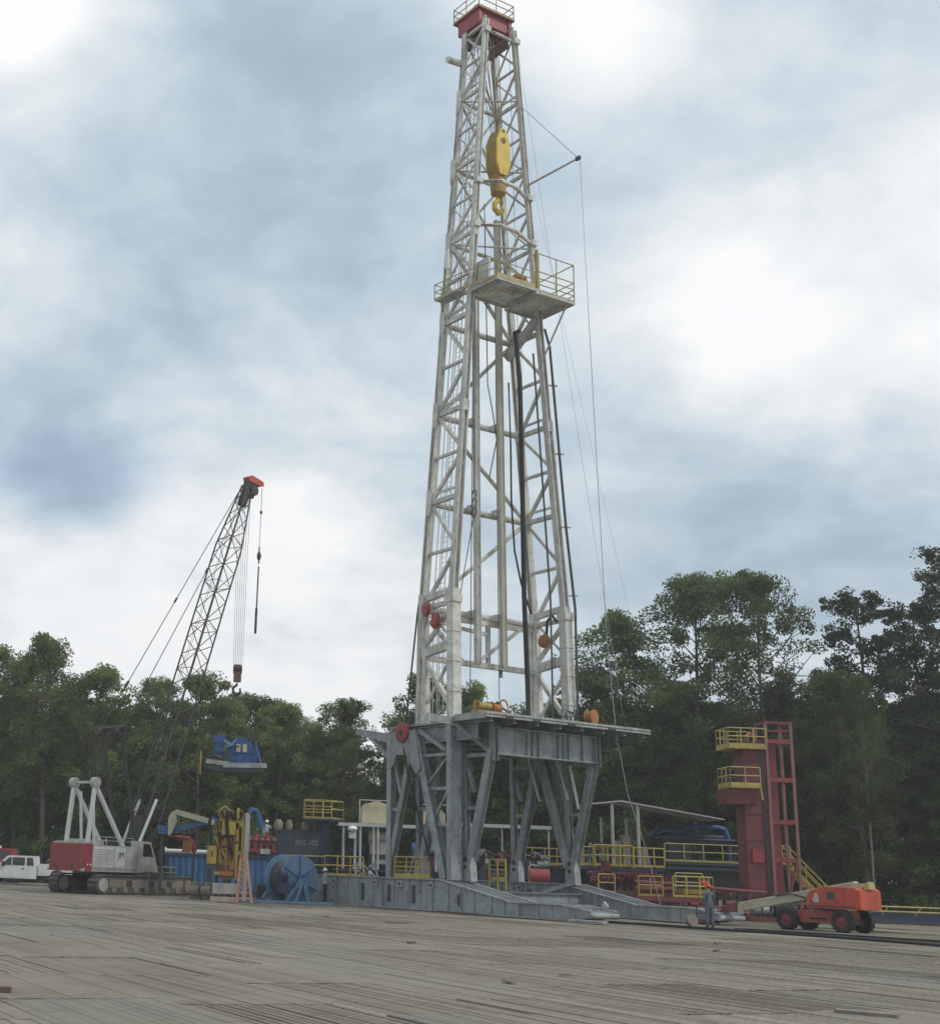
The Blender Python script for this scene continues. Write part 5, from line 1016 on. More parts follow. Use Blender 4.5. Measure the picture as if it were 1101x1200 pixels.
# ------------------------------------------------------------------ equipment behind and right of the rig
T = Thing('long_canopy', 'long pale roof line on thin white posts seen through the substructure legs', 'canopy', (18.5, 99.5, 0))
T.part('roof', MB().box((13.6, 99, 5.40), (22.0, 102.5, 5.50)).box((13.6, 98.95, 5.32), (22.0, 99.05, 5.56)), m_roof)
for x in (13.8, 16.2, 18.45, 20.1, 21.8): T.part('post', MB().tube((x, 99.1, 2.9), (x, 99.1, 5.35), .07, n=8), m_wgrey)
T.part('deck', MB().box((13.6, 98.9, 2.62), (24.2, 102, 2.8)), m_navy); T.part('railing', MB().rail([(19.7, 98.95, 2.8), (24.1, 98.95, 2.8)], 1.2, .9, .045, toe=.22), m_yel)
for x in (14, 17, 20, 24): T.part('leg', MB().box((x-.1, 99.3, 0), (x+.1, 99.5, 2.61)), m_navy)
for k, x in enumerate((14.6, 15.6, 17.2)): T.part('pump', MB().lathe([(.3, 0), (.42, .2), (.42, .8), (.2, 1.0)], (x, 100, 2.81), (0, 0, 1), 12), (m_gv, m_navy, m_wgrey)[k])
T = Thing('mud_pit', 'dark blue tank wall behind the far skid', 'tank', (20, 95, 0)); T.part('shell', MB().box((14.5, 95.5, .1), (23.5, 97.8, 2.3)), m_navy)
for k in range(12): T.part('rib', MB().box((14.7+k*.75, 95.42, .2), (14.78+k*.75, 95.5, 2.25)), m_navy)
T = Thing('red_accumulator', 'red drum machine standing behind the far skid under the floor', 'machine', (19.2, 92, 1.6))
T.part('drum', MB().tube((18.9, 92, 2.0), (20.2, 92, 2.0), .52, n=18), m_red); T.part('frame', MB().box((18.7, 91.6, 0), (20.4, 92.5, 1.45)), m_dkgrey); T.part('guard', MB().path([(18.75, 91.3, 1.4), (18.75, 91.3, 2.6), (18.95, 91.3, 2.75), (19.3, 91.3, 2.7)], .05, 6), m_cream)
# right canopy platform
T = Thing('canopy_platform', 'raised platform with sloping pale roof on two white posts right of the rig', 'canopy', (27, 94, 0))
T.part('roof', MB().prism([(23.4, 6.98), (25.5, 7.25), (32.5, 6.25), (32.5, 6.17), (25.5, 7.15), (23.4, 6.90)], (0, 93.2, 0), (1, 0, 0), (0, 0, 1), (0, 3.4, 0)), m_roof)
for x in (24.9, 26.65): T.part('post', MB().tube((x, 93.4, 3.0), (x, 93.4, 7.02), .11, n=10), m_wgrey)
for x in (24.9, 26.65, 31.5): T.part('rear_post', MB().tube((x, 96.3, 0), (x, 96.3, 6.2), .1, n=8), m_wgrey)
T.part('deck', MB().box((21.8, 92, 2.6), (28.0, 96.5, 2.85)), m_navy)
T.part('railing', MB().rail([(21.9, 92.05, 2.85), (23.2, 92.05, 2.85)], 1.2, .7, .045, toe=.16), m_yel); T.part('railing', MB().rail([(23.2, 91.95, 2.85), (27.9, 91.95, 2.85)], 1.25, .72, .045, toe=.16), m_yel)
T.part('gate', MB().rail([(23.25, 91.85, 2.75), (25.8, 91.85, 2.75)], 1.45, .85, .05, toe=0), m_yel)
for x in (22, 25, 27.8): T.part('leg', MB().box((x-.15, 92.3, 0), (x+.15, 92.6, 2.59)), m_navy)
for x, h in ((25.4, 1.7), (26.0, 2.1), (27.2, 1.3)): T.part('cabinet', MB().box((x-.25, 94, 2.86), (x+.25, 94.6, 2.86+h)), m_tan)
T = Thing('tank_walkway', 'dark mud tank with faded yellow railing running to the red tower', 'tank', (31, 93, 0))
T.part('shell', MB().box((28.05, 92.6, .15), (34.5, 96, 3.1)), m_dkgrey); T.part('deck', MB().box((28.0, 92.0, 3.12), (34.5, 96.2, 3.32)), m_dkgrey); T.part('railing', MB().rail([(28.0, 92.05, 3.32), (34.4, 92.05, 3.32)], 1.15, 1.3, .04, toe=.12), m_yelp)
T.part('lower_beam', MB().beam((28, 91.9, 2.9), (34.5, 91.9, 2.9), .15, .2), m_navy)
T = Thing('suction_header', 'dark blue bent pipe header above the railed tank', 'pipe', (31, 95, 3.3))
T.part('pipe', MB().path([(30.0, 95, 3.4), (30.0, 95, 5.3), (30.2, 95, 5.6), (30.6, 95, 5.72), (32.6, 95, 5.72), (33.05, 95, 5.6), (33.25, 95, 5.2), (33.3, 95, 4.5), (33.3, 95, 3.34)], .19, 12), mat('header_blue_paint', (.03, .075, .19), .5, dirt=.4))
T.part('pipe', MB().path([(28.4, 94.8, 3.4), (28.4, 94.8, 5.1), (28.8, 94.8, 5.4), (30.2, 94.8, 5.35), (30.9, 94.8, 5.1), (32.9, 94.8, 5.05)], .15, 10).tube((28.2, 94.5, 4.9), (33.6, 94.5, 4.85), .1, n=8), m_navy)
T.part('pipe', MB().path([(28.2, 95.6, 3.4), (28.2, 95.6, 5.0), (28.6, 95.6, 5.5), (30.6, 95.6, 5.55), (31.2, 95.6, 5.3), (31.4, 95.6, 4.6), (31.4, 95.6, 3.34)], .2, 10), m_navy); T.part('support', MB().box((29.0, 94.6, 3.34), (30.6, 95.6, 4.7)), m_dkgrey)
T.part('beam', MB().beam((29.4, 94.7, 4.75), (33.5, 94.7, 4.75), .2, .3).beam((33.2, 94.7, 4.7), (33.2, 94.7, 3.33), .15, .15, (0, 1, 0)).beam((29.6, 94.7, 4.7), (29.6, 94.7, 3.33), .15, .15, (0, 1, 0)), m_navy)
# clutter of machines under the roofs
def machine(x, y, z, w, h, m1, m2, label, seed, legs=True):
    r = random.Random(seed); T = Thing('process_unit', label, 'machine', (x, y, z), None, 'process units behind the rig')
    T.part('base', MB().box((x-w/2, y-.5, z), (x+w/2, y+.7, z+.16)), m_dkgrey)
    T.part('casing', MB().box((x-w*.42, y-.4, z+.17), (x-w*.05, y+.5, z+h*.75)), m1); T.part('drum', MB().tube((x, y-.3, z+h*.4), (x+w*.42, y-.3, z+h*.4), h*.26, n=14), m2)
    for k in range(4):
        a = x+r.uniform(-w*.45, w*.45); T.part('pipe', MB().path([(a, y-.45, z+.1), (a, y-.45, z+h*r.uniform(.6, 1.0)), (a+r.uniform(-.5, .5), y-.4, z+h*r.uniform(.9, 1.15)), (a+r.uniform(.3, .9), y-.2, z+h*.7)], r.uniform(.05, .1), 7), r.choice((m1, m2, m_gv, m_dkgrey, m_redrust)))
    T.part('valve', MB().ell((x+w*.2, y-.5, z+h*.8), (.16, .12, .2), 8, 6), m2); T.part('panel', MB().box((x-w*.3, y-.43, z+h*.35), (x-w*.12, y-.405, z+h*.6)), m_wgrey)
    if legs: T.part('frame', MB().box((x-w*.45, y-.3, .0), (x-w*.45+.15, y-.15, z)).box((x+w*.45-.15, y-.3, 0), (x+w*.45, y-.15, z)), m_dkgrey)
machine(15.2, 98.0, 2.35, 2.0, 1.5, m_navy, m_blue, 'navy pump with blue drum behind the rear inner leg', 71); machine(17.6, 98.2, 2.35, 2.0, 1.3, m_tank, m_redrust, 'slate unit with dull red drum between the middle legs', 72)
machine(20.6, 98.0, 2.35, 1.8, 1.2, m_navy, m_gv, 'navy unit with galvanised drum under the long roof', 73); machine(16.4, 92.8, .05, 2.2, 1.9, m_dkgrey, m_navy, 'dark low unit behind the far skid', 74, False)
machine(22.9, 90.5, .05, 1.6, 1.6, m_dred, m_redrust, 'dark red low unit left of the manifold', 75, False); machine(24.2, 95.0, 2.86, 1.6, 1.4, m_tank, m_tan, 'slate unit with tan drum under the sloping roof', 76); machine(29.2, 90.8, .05, 2.4, 1.9, m_navy, m_dkgrey, 'navy low unit before the railed tank', 77, False)
machine(31.2, 90.6, .05, 1.6, 1.5, m_dkgrey, m_redrust, 'dark low unit with red drum by the tower foot', 78, False); machine(8.0, 92.4, .05, 1.6, 2.2, m_tank, m_gv, 'tall slate unit behind the yellow walkway', 79, False); machine(27.0, 84.6, .05, 2.0, 1.5, m_dred, m_red, 'red unit between the manifold and the work cart', 80, False)
# blowout preventer / choke manifold, dark red
T = Thing('choke_manifold', 'dark red valve manifold behind the far ramp', 'manifold', (24, 87.5, 0)); rnd = random.Random(31)
T.part('header', MB().tube((21.8, 87.3, 2.0), (27.3, 87.3, 1.95), .2, n=10).tube((21.8, 88.0, 2.35), (26.6, 88.0, 2.3), .16, n=10), m_dred)
for k in range(12):
    x = 21.9+k*.42; z = 1.9+rnd.uniform(-.1, .5)
    v_ = T.part('valve', MB().ell((x, 87.1, z), (.2, .2, .26), 9, 6).tube((x, 87.1, z), (x+rnd.uniform(-.15, .15), 86.7, z+.25), .07, n=6).tube((x, 87.2, 1.5), (x, 87.2, z), .09, n=7), m_dred)
    T.part('handwheel', MB().path([(x+.19*math.cos(t), 86.65, z+.28+.19*math.sin(t)) for t in [i*math.pi/5 for i in range(10)]], .03, 5, True), m_redrust, v_)
T.part('skid', MB().beam((21.6, 86.9, 1.2), (27.6, 86.9, 1.2), .25, .3).beam((21.6, 88.4, 1.2), (27.6, 88.4, 1.2), .25, .3), m_brown)
for x in (21.8, 24.5, 27.4): T.part('leg', MB().box((x-.12, 86.9, 0), (x+.12, 88.3, 1.04)), m_brown)
T.part('stack', MB().tube((22.9, 87.8, 1.4), (22.9, 87.8, 3.1), .3, n=12).tube((22.9, 87.8, 2.5), (22.9, 87.8, 2.8), .42, n=12), m_dred)
T = Thing('stub_frame', 'small yellow hand rail left of the dark red manifold', 'guard rail', (22.0, 85, 0)); T.part('railing', MB().rail([(21.7, 85, 1.2), (22.7, 85, 1.2)], 1.1, .7, .04), m_yelp); T.part('base', MB().box((21.6, 84.8, 0), (22.8, 85.4, 1.19)), m_dkgrey)
T = Thing('work_cart', 'red work cart with yellow railing and bright yellow lid beside the worker', 'cart', (25, 80.5, 0))
T.part('frame', MB().beam((22.6, 80.2, 1.0), (27.1, 80.2, 1.0), .3, .26).beam((22.6, 81.6, 1.0), (27.1, 81.6, 1.0), .3, .26).beam((22.7, 80.4, .3), (27.0, 80.4, .8), .14).beam((27.0, 80.3, .3), (23.0, 80.3, .8), .14), m_redrust)
T.part('railing', MB().rail([(22.75, 80.1, 1.15), (24.15, 80.1, 1.15)], 1.1, .7, .045), m_yelw); T.part('railing', MB().rail([(24.75, 80.1, 1.15), (27.05, 80.1, 1.15), (27.05, 81.6, 1.15)], 1.15, .78, .05, toe=.12), m_yel)
T.part('lid', MB().box((25.4, 80.3, 1.35), (26.9, 81.3, 1.62)), m_yel); T.part('hopper', MB().box((25.5, 80.3, 1.63), (26.4, 81.2, 1.9)), m_navy); T.part('body', MB().box((25.3, 80.35, 1.14), (26.95, 81.4, 1.34)), m_red); T.part('bag', MB().ell((26.7, 80.5, 1.85), (.35, .3, .28), 10, 7), m_orange)
T.part('hose_rack', MB().tube((22.8, 80.9, 1.5), (24.9, 80.9, 1.55), .2, n=10).tube((22.8, 80.9, 1.9), (24.9, 80.9, 1.85), .14, n=10), m_redrust); T.part('upper_rail', MB().rail([(25.3, 81.4, 1.35), (26.9, 81.4, 1.35)], 1.15, 1.5, .045, toe=0), m_yelp)
for x in (22.9, 24.9, 26.8):
    T.part('leg', MB().beam((x, 80.25, 0), (x, 80.25, .86), .16, .16, (0, 1, 0)), m_redrust); T.part('leg', MB().beam((x, 81.55, 0), (x, 81.55, .86), .16, .16, (0, 1, 0)), m_redrust)
# red separator tower
T = Thing('separator_tower', 'tall red separator vessel in a red ladder frame with yellow platforms', 'tower', (32.2, 84.5, 0))
T.part('vessel', MB().prism([(30.62, 10.6), (30.62, 1.9), (30.8, 1.4), (31.85, 1.4), (31.98, 1.9), (31.98, 10.6)], (0, 84.1, 0), (1, 0, 0), (0, 0, 1), (0, 1.6, 0)), m_redrust)
T.part('side_column', MB().box((32.0, 84.3, .2), (32.8, 85.2, 10.8)), mat('mid_red_paint', (.23, .045, .05), .6, dirt=.4, dcol=(.1, .04, .04)))
for k in range(9): T.part('bolt', MB().tube((30.75+k*.14, 84.1, 9.0), (30.75+k*.14, 84.04, 9.0), .03, n=6), m_dred)
T.part('cable_tray', MB().box((31.75, 84.02, 1.5), (31.9, 84.09, 10.5)), m_dkgrey)
for z in (4.6, 6.2, 7.8, 9.4): T.part('stiffener', MB().box((30.6, 84.05, z), (31.97, 84.1, z+.07)), m_redrust)
fr_ = [(32.12, 84.0), (33.68, 84.0), (32.12, 85.7), (33.68, 85.7)]
for x, y in fr_: T.part('frame_leg', MB().beam((x, y, 0), (x, y, 11.8), .17, .17, (0, 1, 0)), mat('weathered_red_steel', (.24, .125, .11), .65, dirt=.4, dcol=(.12, .08, .07)))
for z in (3.5, 5.75, 8.3, 10.65): T.part('cross_bar', MB().beam((32.2, 84.0, z), (33.6, 84.0, z), .13, .26), m_red); T.part('cross_bar', MB().beam((33.68, 84.1, z), (33.68, 85.6, z), .13, .2), m_red)
T.part('top_frame', MB().beam((32.05, 84.0, 11.8), (33.75, 84.0, 11.8), .18, .16).beam((32.12, 84.0, 11.8), (32.12, 85.7, 11.8), .18, .16).beam((33.68, 84.0, 11.8), (33.68, 85.7, 11.8), .18, .16).beam((32.2, 84.0, 11.3), (33.6, 84.0, 11.3), .1, .12), m_redrust)
for z, x0, x1 in ((10.25, 29.62, 32.0), (7.85, 29.62, 31.5)):
    p_ = T.part('platform', MB().box((x0, 83.6, z-.14), (x1, 85.9, z)), m_yel, None, 'yellow edged platform at the ' + ('top' if z > 9 else 'middle') + ' of the tower'); T.part('railing', MB().rail([(x1, 83.65, z), (x0+.03, 83.65, z), (x0+.03, 85.85, z), (x1-.3, 85.85, z)], 1.12, .8, .04, toe=.18), m_yelp, p_)
T.part('platform_box', MB().box((29.45, 83.8, 6.75), (31.2, 85.7, 7.68)), m_dred); T.part('ladder_guard', MB().beam((31.45, 83.6, 7.85), (31.55, 83.6, 7.0), .1), m_yel)
T.part('vent_cap', MB().path([(31.1, 84.6, 10.3), (31.1, 84.6, 10.95), (31.35, 84.6, 11.15), (31.6, 84.6, 10.95), (31.6, 84.6, 10.4)], .13, 8), m_orange2)
T.part('leg_brace', MB().beam((30.9, 84.3, 2.9), (30.4, 84.1, 0), .16, .16, (0, 1, 0)).beam((33.6, 84.0, 3.4), (32.6, 84.0, .2), .14, .14, (0, 1, 0)).beam((32.2, 84.0, 1.6), (33.6, 84.0, .4), .1, .1, (0, 1, 0)), m_redrust)
T.part('base_skid', MB().box((30.0, 83.7, 0), (34.0, 86.0, .22)), m_dred); T.part('drain_box', MB().box((30.6, 84.2, .23), (31.9, 85.4, 1.3)), m_dred); T.part('manway', MB().box((30.9, 84.0, 3.3), (31.6, 84.1, 4.1)), m_red)
T = Thing('stairway', 'yellow railed stairs descending right from the tank beside the red tower', 'stairs', (33.5, 88, 0))
A, B_ = Vector((34.6, 88, 3.3)), Vector((37.9, 88, .0))
for dy in (0, .9):
    T.part('stringer', MB().beam(A+Vector((0, dy, 0)), B_+Vector((0, dy, 0)), .06, .22), m_yelw); T.part('handrail', MB().tube(A+Vector((0, dy, 1.15)), B_+Vector((0, dy, 1.1)), .05, n=7).tube(A+Vector((0, dy, .6)), B_+Vector((0, dy, .55)), .035, n=7), m_yel)
    for t in (0, .33, .66, 1): p = A.lerp(B_, t)+Vector((0, dy, 0)); T.part('post', MB().tube(p, p+Z*1.12, .04, n=6), m_yel)
for k in range(11): p = A.lerp(B_, (k+.5)/11); T.part('tread', MB().box((p.x-.13, 88.03, p.z-.02), (p.x+.13, 88.87, p.z+.02)), m_gv)
T.part('landing', MB().box((33.9, 87.6, 3.16), (34.7, 89.2, 3.3)), m_dkgrey); T.part('railing', MB().rail([(33.0, 87.6, 3.3), (34.6, 87.6, 3.3)], 1.15, .8, .04), m_yelp); T.part('prop', MB().box((34.2, 88.2, 0), (34.4, 88.5, 3.15)), m_dkgrey)
single('red_pipe', MB().tube((26.6, 82.5, 1.75), (31.2, 83.2, 1.55), .11, n=10), m_redrust, 'long red pipe running from the cart to the tower', 'pipe')
single('red_pipe', MB().tube((24.4, 78.6, .35), (31.5, 82.8, .95), .14, n=10), m_dred, 'low dark red pipe on the ground behind the far ramp', 'pipe')
T = Thing('dark_skid', 'dark pump skid with hoses at the foot of the red tower', 'skid', (30, 79, 0)); rnd = random.Random(51)
T.part('base', MB().box((28.6, 78.8, 0), (31.8, 80.2, .25)), m_dred); T.part('engine', MB().box((30.2, 79, .26), (31.4, 80, 1.1)), m_dkgrey); T.part('pump', MB().tube((29.0, 79.4, .6), (30.1, 79.4, .6), .3, n=12), m_gv)
for k in range(5): T.part('hose', MB().path([(28.8+k*.5, 78.9, .3), (28.9+k*.5, 78.7, .9+rnd.uniform(0, .3)), (29.3+k*.5, 78.8, .8), (29.4+k*.5, 79, .3)], .05, 6), m_dkgrey)
# boom lift (local x: forward = toward the boom tip, that is left in the picture)
JF = FR(27.1, 64.7, rad(130))
J = Thing('boom_lift', 'orange wheeled boom lift with long beige boom lowered to the left', 'boom lift', (0, 0, 0), JF)
ch = J.part('chassis', MB().prism([(-1.25, .42), (1.35, .36), (1.5, .5), (1.5, .82), (.9, .95), (-1.25, .95)], (0, -.62, 0), (1, 0, 0), (0, 0, 1), (0, 1.24, 0)), mat('faded_orange_paint', (.36, .085, .06), .5, dirt=.35, dcol=(.2, .08, .05)))
for x in (-1.2, 1.45):
    J.part('axle', MB().box((x-.14, -.8, .36), (x+.14, .8, .6)), m_dkgrey, ch)
    for s in (-1, 1):
        w = J.part('wheel', MB().lathe([(.27, -.06), (.28, -.17), (.44, -.19), (.5, -.13), (.5, .13), (.44, .19), (.28, .17), (.27, .06)], (x, s*.95, .5), (.0, 1, 0), 28, False), m_black)
        for k in range(16):
            t = k*math.pi/8; J.part('tread_lug', MB().beam((x+.5*math.cos(t), s*.95-.16, .5+.5*math.sin(t)), (x+.5*math.cos(t+.12), s*.95+.16, .5+.5*math.sin(t+.12)), .07, .04, (math.cos(t), 0, math.sin(t))), m_black, w)
        J.part('rim', MB().lathe([(.05, -.14), (.14, -.14), (.2, -.10), (.27, -.15), (.27, .15), (.2, .10), (.14, .14), (.05, .14)], (x, s*.95, .5), (0, 1, 0), 18), m_redrust, w)
J.part('turntable', MB().lathe([(.55, .95), (.55, 1.03)], (-.35, 0, 0), (0, 0, 1), 20), m_dkgrey)
tu = J.part('turret_hood', MB().prism([(.42, 1.05), (-1.95, 1.02), (-2.05, 1.2), (-2.05, 1.88), (-1.9, 1.98), (-.5, 2.0), (.2, 1.82), (.42, 1.5)], (0, .28, 0), (1, 0, 0), (0, 0, 1), (0, .78, 0)), m_orange)
J.part('turret_hood', MB().prism([(.42, 1.05), (-1.95, 1.02), (-2.05, 1.2), (-2.05, 1.88), (-1.9, 1.98), (-.5, 2.0), (.2, 1.82), (.42, 1.5)], (0, -1.06, 0), (1, 0, 0), (0, 0, 1), (0, .78, 0)), m_orange)
J.part('counterweight', MB().box((-2.1, -1.0, 1.06), (-1.5, 1.0, 1.9)), m_orange)
J.part('vent', MB().box((-.95, 1.062, 1.45), (-.58, 1.075, 1.78)), m_dkgrey, tu)
J.part('stripe', MB().box((-1.9, 1.064, 1.10), (.36, 1.072, 1.16)), m_dkgrey, tu); J.part('latch', MB().box((-1.1, 1.066, 1.3), (-1.0, 1.09, 1.36)), m_black, tu); J.part('latch', MB().box((.1, 1.066, 1.3), (.2, 1.09, 1.36)), m_black, tu)
for k in range(3): J.part('hose', MB().path([(.5, .25-.1*k, 1.3), (1.0, .3-.1*k, 1.5), (1.6, .28-.1*k, 1.62), (2.4, .26-.1*k, 1.5)], .03, 5), m_black)
J.part('step', MB().box((-.3, .63, .55), (.5, .75, .6)), m_black, ch); J.part('control_box', MB().box((.45, .35, 1.05), (.6, .75, 1.5)), m_dkgrey, tu)
J.part('panel_seam', MB().box((-1.36, 1.062, 1.06), (-1.34, 1.07, 1.95)), m_dred, tu)
J.part('emblem', MB().prism([(.0, 0), (.34, .0), (.30, .18), (.22, .22), (.2, .40), (.08, .40), (.02, .2)], (-.2, 1.064, 1.30), (1, 0, 0), (0, 0, 1), (0, .008, 0)), m_letter, tu)
bo = J.part('boom', MB().beam((-1.5, 0, 2.08), (4.35, 0, .92), .40, .42, (0, 0, 1)), m_beige); J.part('boom_edge', MB().beam((-1.4, .205, 2.22), (4.35, .205, 1.08), .02, .07).beam((-1.4, .205, 1.90), (4.35, .205, .78), .02, .07), m_cream, bo)
J.part('boom_tip', MB().beam((4.3, 0, .93), (5.3, 0, .73), .28, .3, (0, 0, 1)), m_redrust, bo); J.part('jib_link', MB().box((4.1, -.24, .62), (4.4, .24, 1.02)), m_beige, bo); J.part('lift_cylinder', MB().tube((.6, 0, 1.2), (2.2, 0, 1.2), .07, n=8), m_gv)
bk = J.part('basket_mount', MB().beam((5.25, 0, .75), (5.6, 0, .35), .2), m_dred); J.part('basket', MB().rail([(5.6, -.8, .12), (6.3, -.8, .12), (6.3, .8, .12), (5.6, .8, .12), (5.6, -.8, .12)], .75, .8, .03), m_redrust)
J.part('beacon_bracket', MB().prism([(-2.0, 1.9), (-2.2, 1.95), (-2.15, 2.28), (-1.9, 2.1)], (0, -.3, 0), (1, 0, 0), (0, 0, 1), (0, .6, 0)), m_yelp); J.part('boom_rear', MB().box((-1.9, -.25, 1.85), (-1.4, .25, 2.2)), m_beige)
# far right barrier and skip
T = Thing('barrier_rail', 'faded yellow railing on a dark blue skip at the right edge', 'railing', (40, 84.5, 0))
T.part('skip', MB().prism([(36.2, .1), (48, .1), (48.2, .62), (36, .62)], (0, 84.3, 0), (1, 0, 0), (0, 0, 1), (0, 2.2, 0)), m_navy); T.part('railing', MB().tube((36.0, 84.2, 1.0), (48, 84.2, 1.0), .05, n=7).tube((36.0, 84.2, .72), (48, 84.2, .72), .05, n=7), m_yelp)
for k in range(6): T.part('post', MB().beam((36.6+k*2, 84.25, .5), (37.0+k*2, 84.2, 1.0), .05), m_yelp)

# ------------------------------------------------------------------ hoses and debris on the mats
def gpath(pts, n=6):
    out = []; P = [Vector(p) for p in pts]
    for i in range(len(P)-1):
        a, b_, c, d = P[max(i-1, 0)], P[i], P[i+1], P[min(i+2, len(P)-1)]
        for k in range(n):
            t = k/n; out.append(.5*((2*b_)+(c-a)*t+(2*a-5*b_+4*c-d)*t*t+(3*b_-a-3*c+d)*t**3))
    return out+[P[-1]]
single('ground_hose', MB().path(gpath([(16.0, 66.0, .06), (18.5, 63.5, .06), (20.6, 60.2, .06), (23.0, 57.2, .06), (24.6, 53.8, .06), (25.8, 50.2, .06), (27.5, 46.0, .06), (30, 43, .06)]), .055, 7), m_black, 'black hose lying across the mats before the boom lift', 'hose')
single('ground_hose', MB().path(gpath([(22, 62.5, .05), (25.5, 59.0, .05), (28, 55.5, .05), (31, 52.5, .05)]), .04, 6), m_black, 'thinner black hose on the mats near the right edge', 'hose')
def scrap(name, c, d, rz, rx, m, label, cat='board'):
    o = single(name, MB().cbox((0, 0, d[2]/2), d), m, label, cat, org=(0, 0, 0)); o.location = c; o.rotation_euler = (rx, 0, rz); return o
scrap('loose_board', (-3.75, 20.9, .03), (.8, .16, .06), rad(8), 0, m_brown, 'short brown board lying at the left edge of the foreground')
scrap('loose_board', (9.85, 22.3, .02), (.95, .16, .05), rad(-42), .06, m_wood, 'broken pale board in the right foreground corner')
scrap('loose_board', (15.6, 63.2, .05), (2.0, .35, .10), rad(-52), .06, m_greyl, 'pale boards dropped beside the near ramp nose'); scrap('loose_board', (14.6, 64.9, .04), (1.2, .3, .1), rad(-40), 0, m_wood, 'short pale board lying along the near ramp edge')
scrap('loose_board', (11.0, 70.5, .04), (3.6, .22, .08), rad(-58), 0, m_brown, 'long rusty bar along the foot of the near skid'); scrap('loose_board', (6.0, 78.6, .04), (3.8, .2, .08), rad(-56), 0, m_wood, 'long timber along the skid foot right of the worker')
single('wooden_reel', MB().lathe([(.05, -.12), (.27, -.12), (.27, -.06), (.12, -.06), (.12, .06), (.27, .06), (.27, .12), (.05, .12)], (20.75, 64.6, .28), (.3, -1, .1), 20), m_wood, 'small wooden spool leaning on the far skid left of the worker', 'spool')
rnd = random.Random(61)
for k in range(9):
    x = rnd.uniform(-4, 22); y = rnd.uniform(24, 60)
    scrap('wood_scrap', (x, y, .02), (rnd.uniform(.2, .9), rnd.uniform(.05, .14), .04), rnd.uniform(0, 3), 0, m_brown if k % 2 else m_wood, 'small splinter of wood lying on the mats')['group'] = 'splinters on the mats'

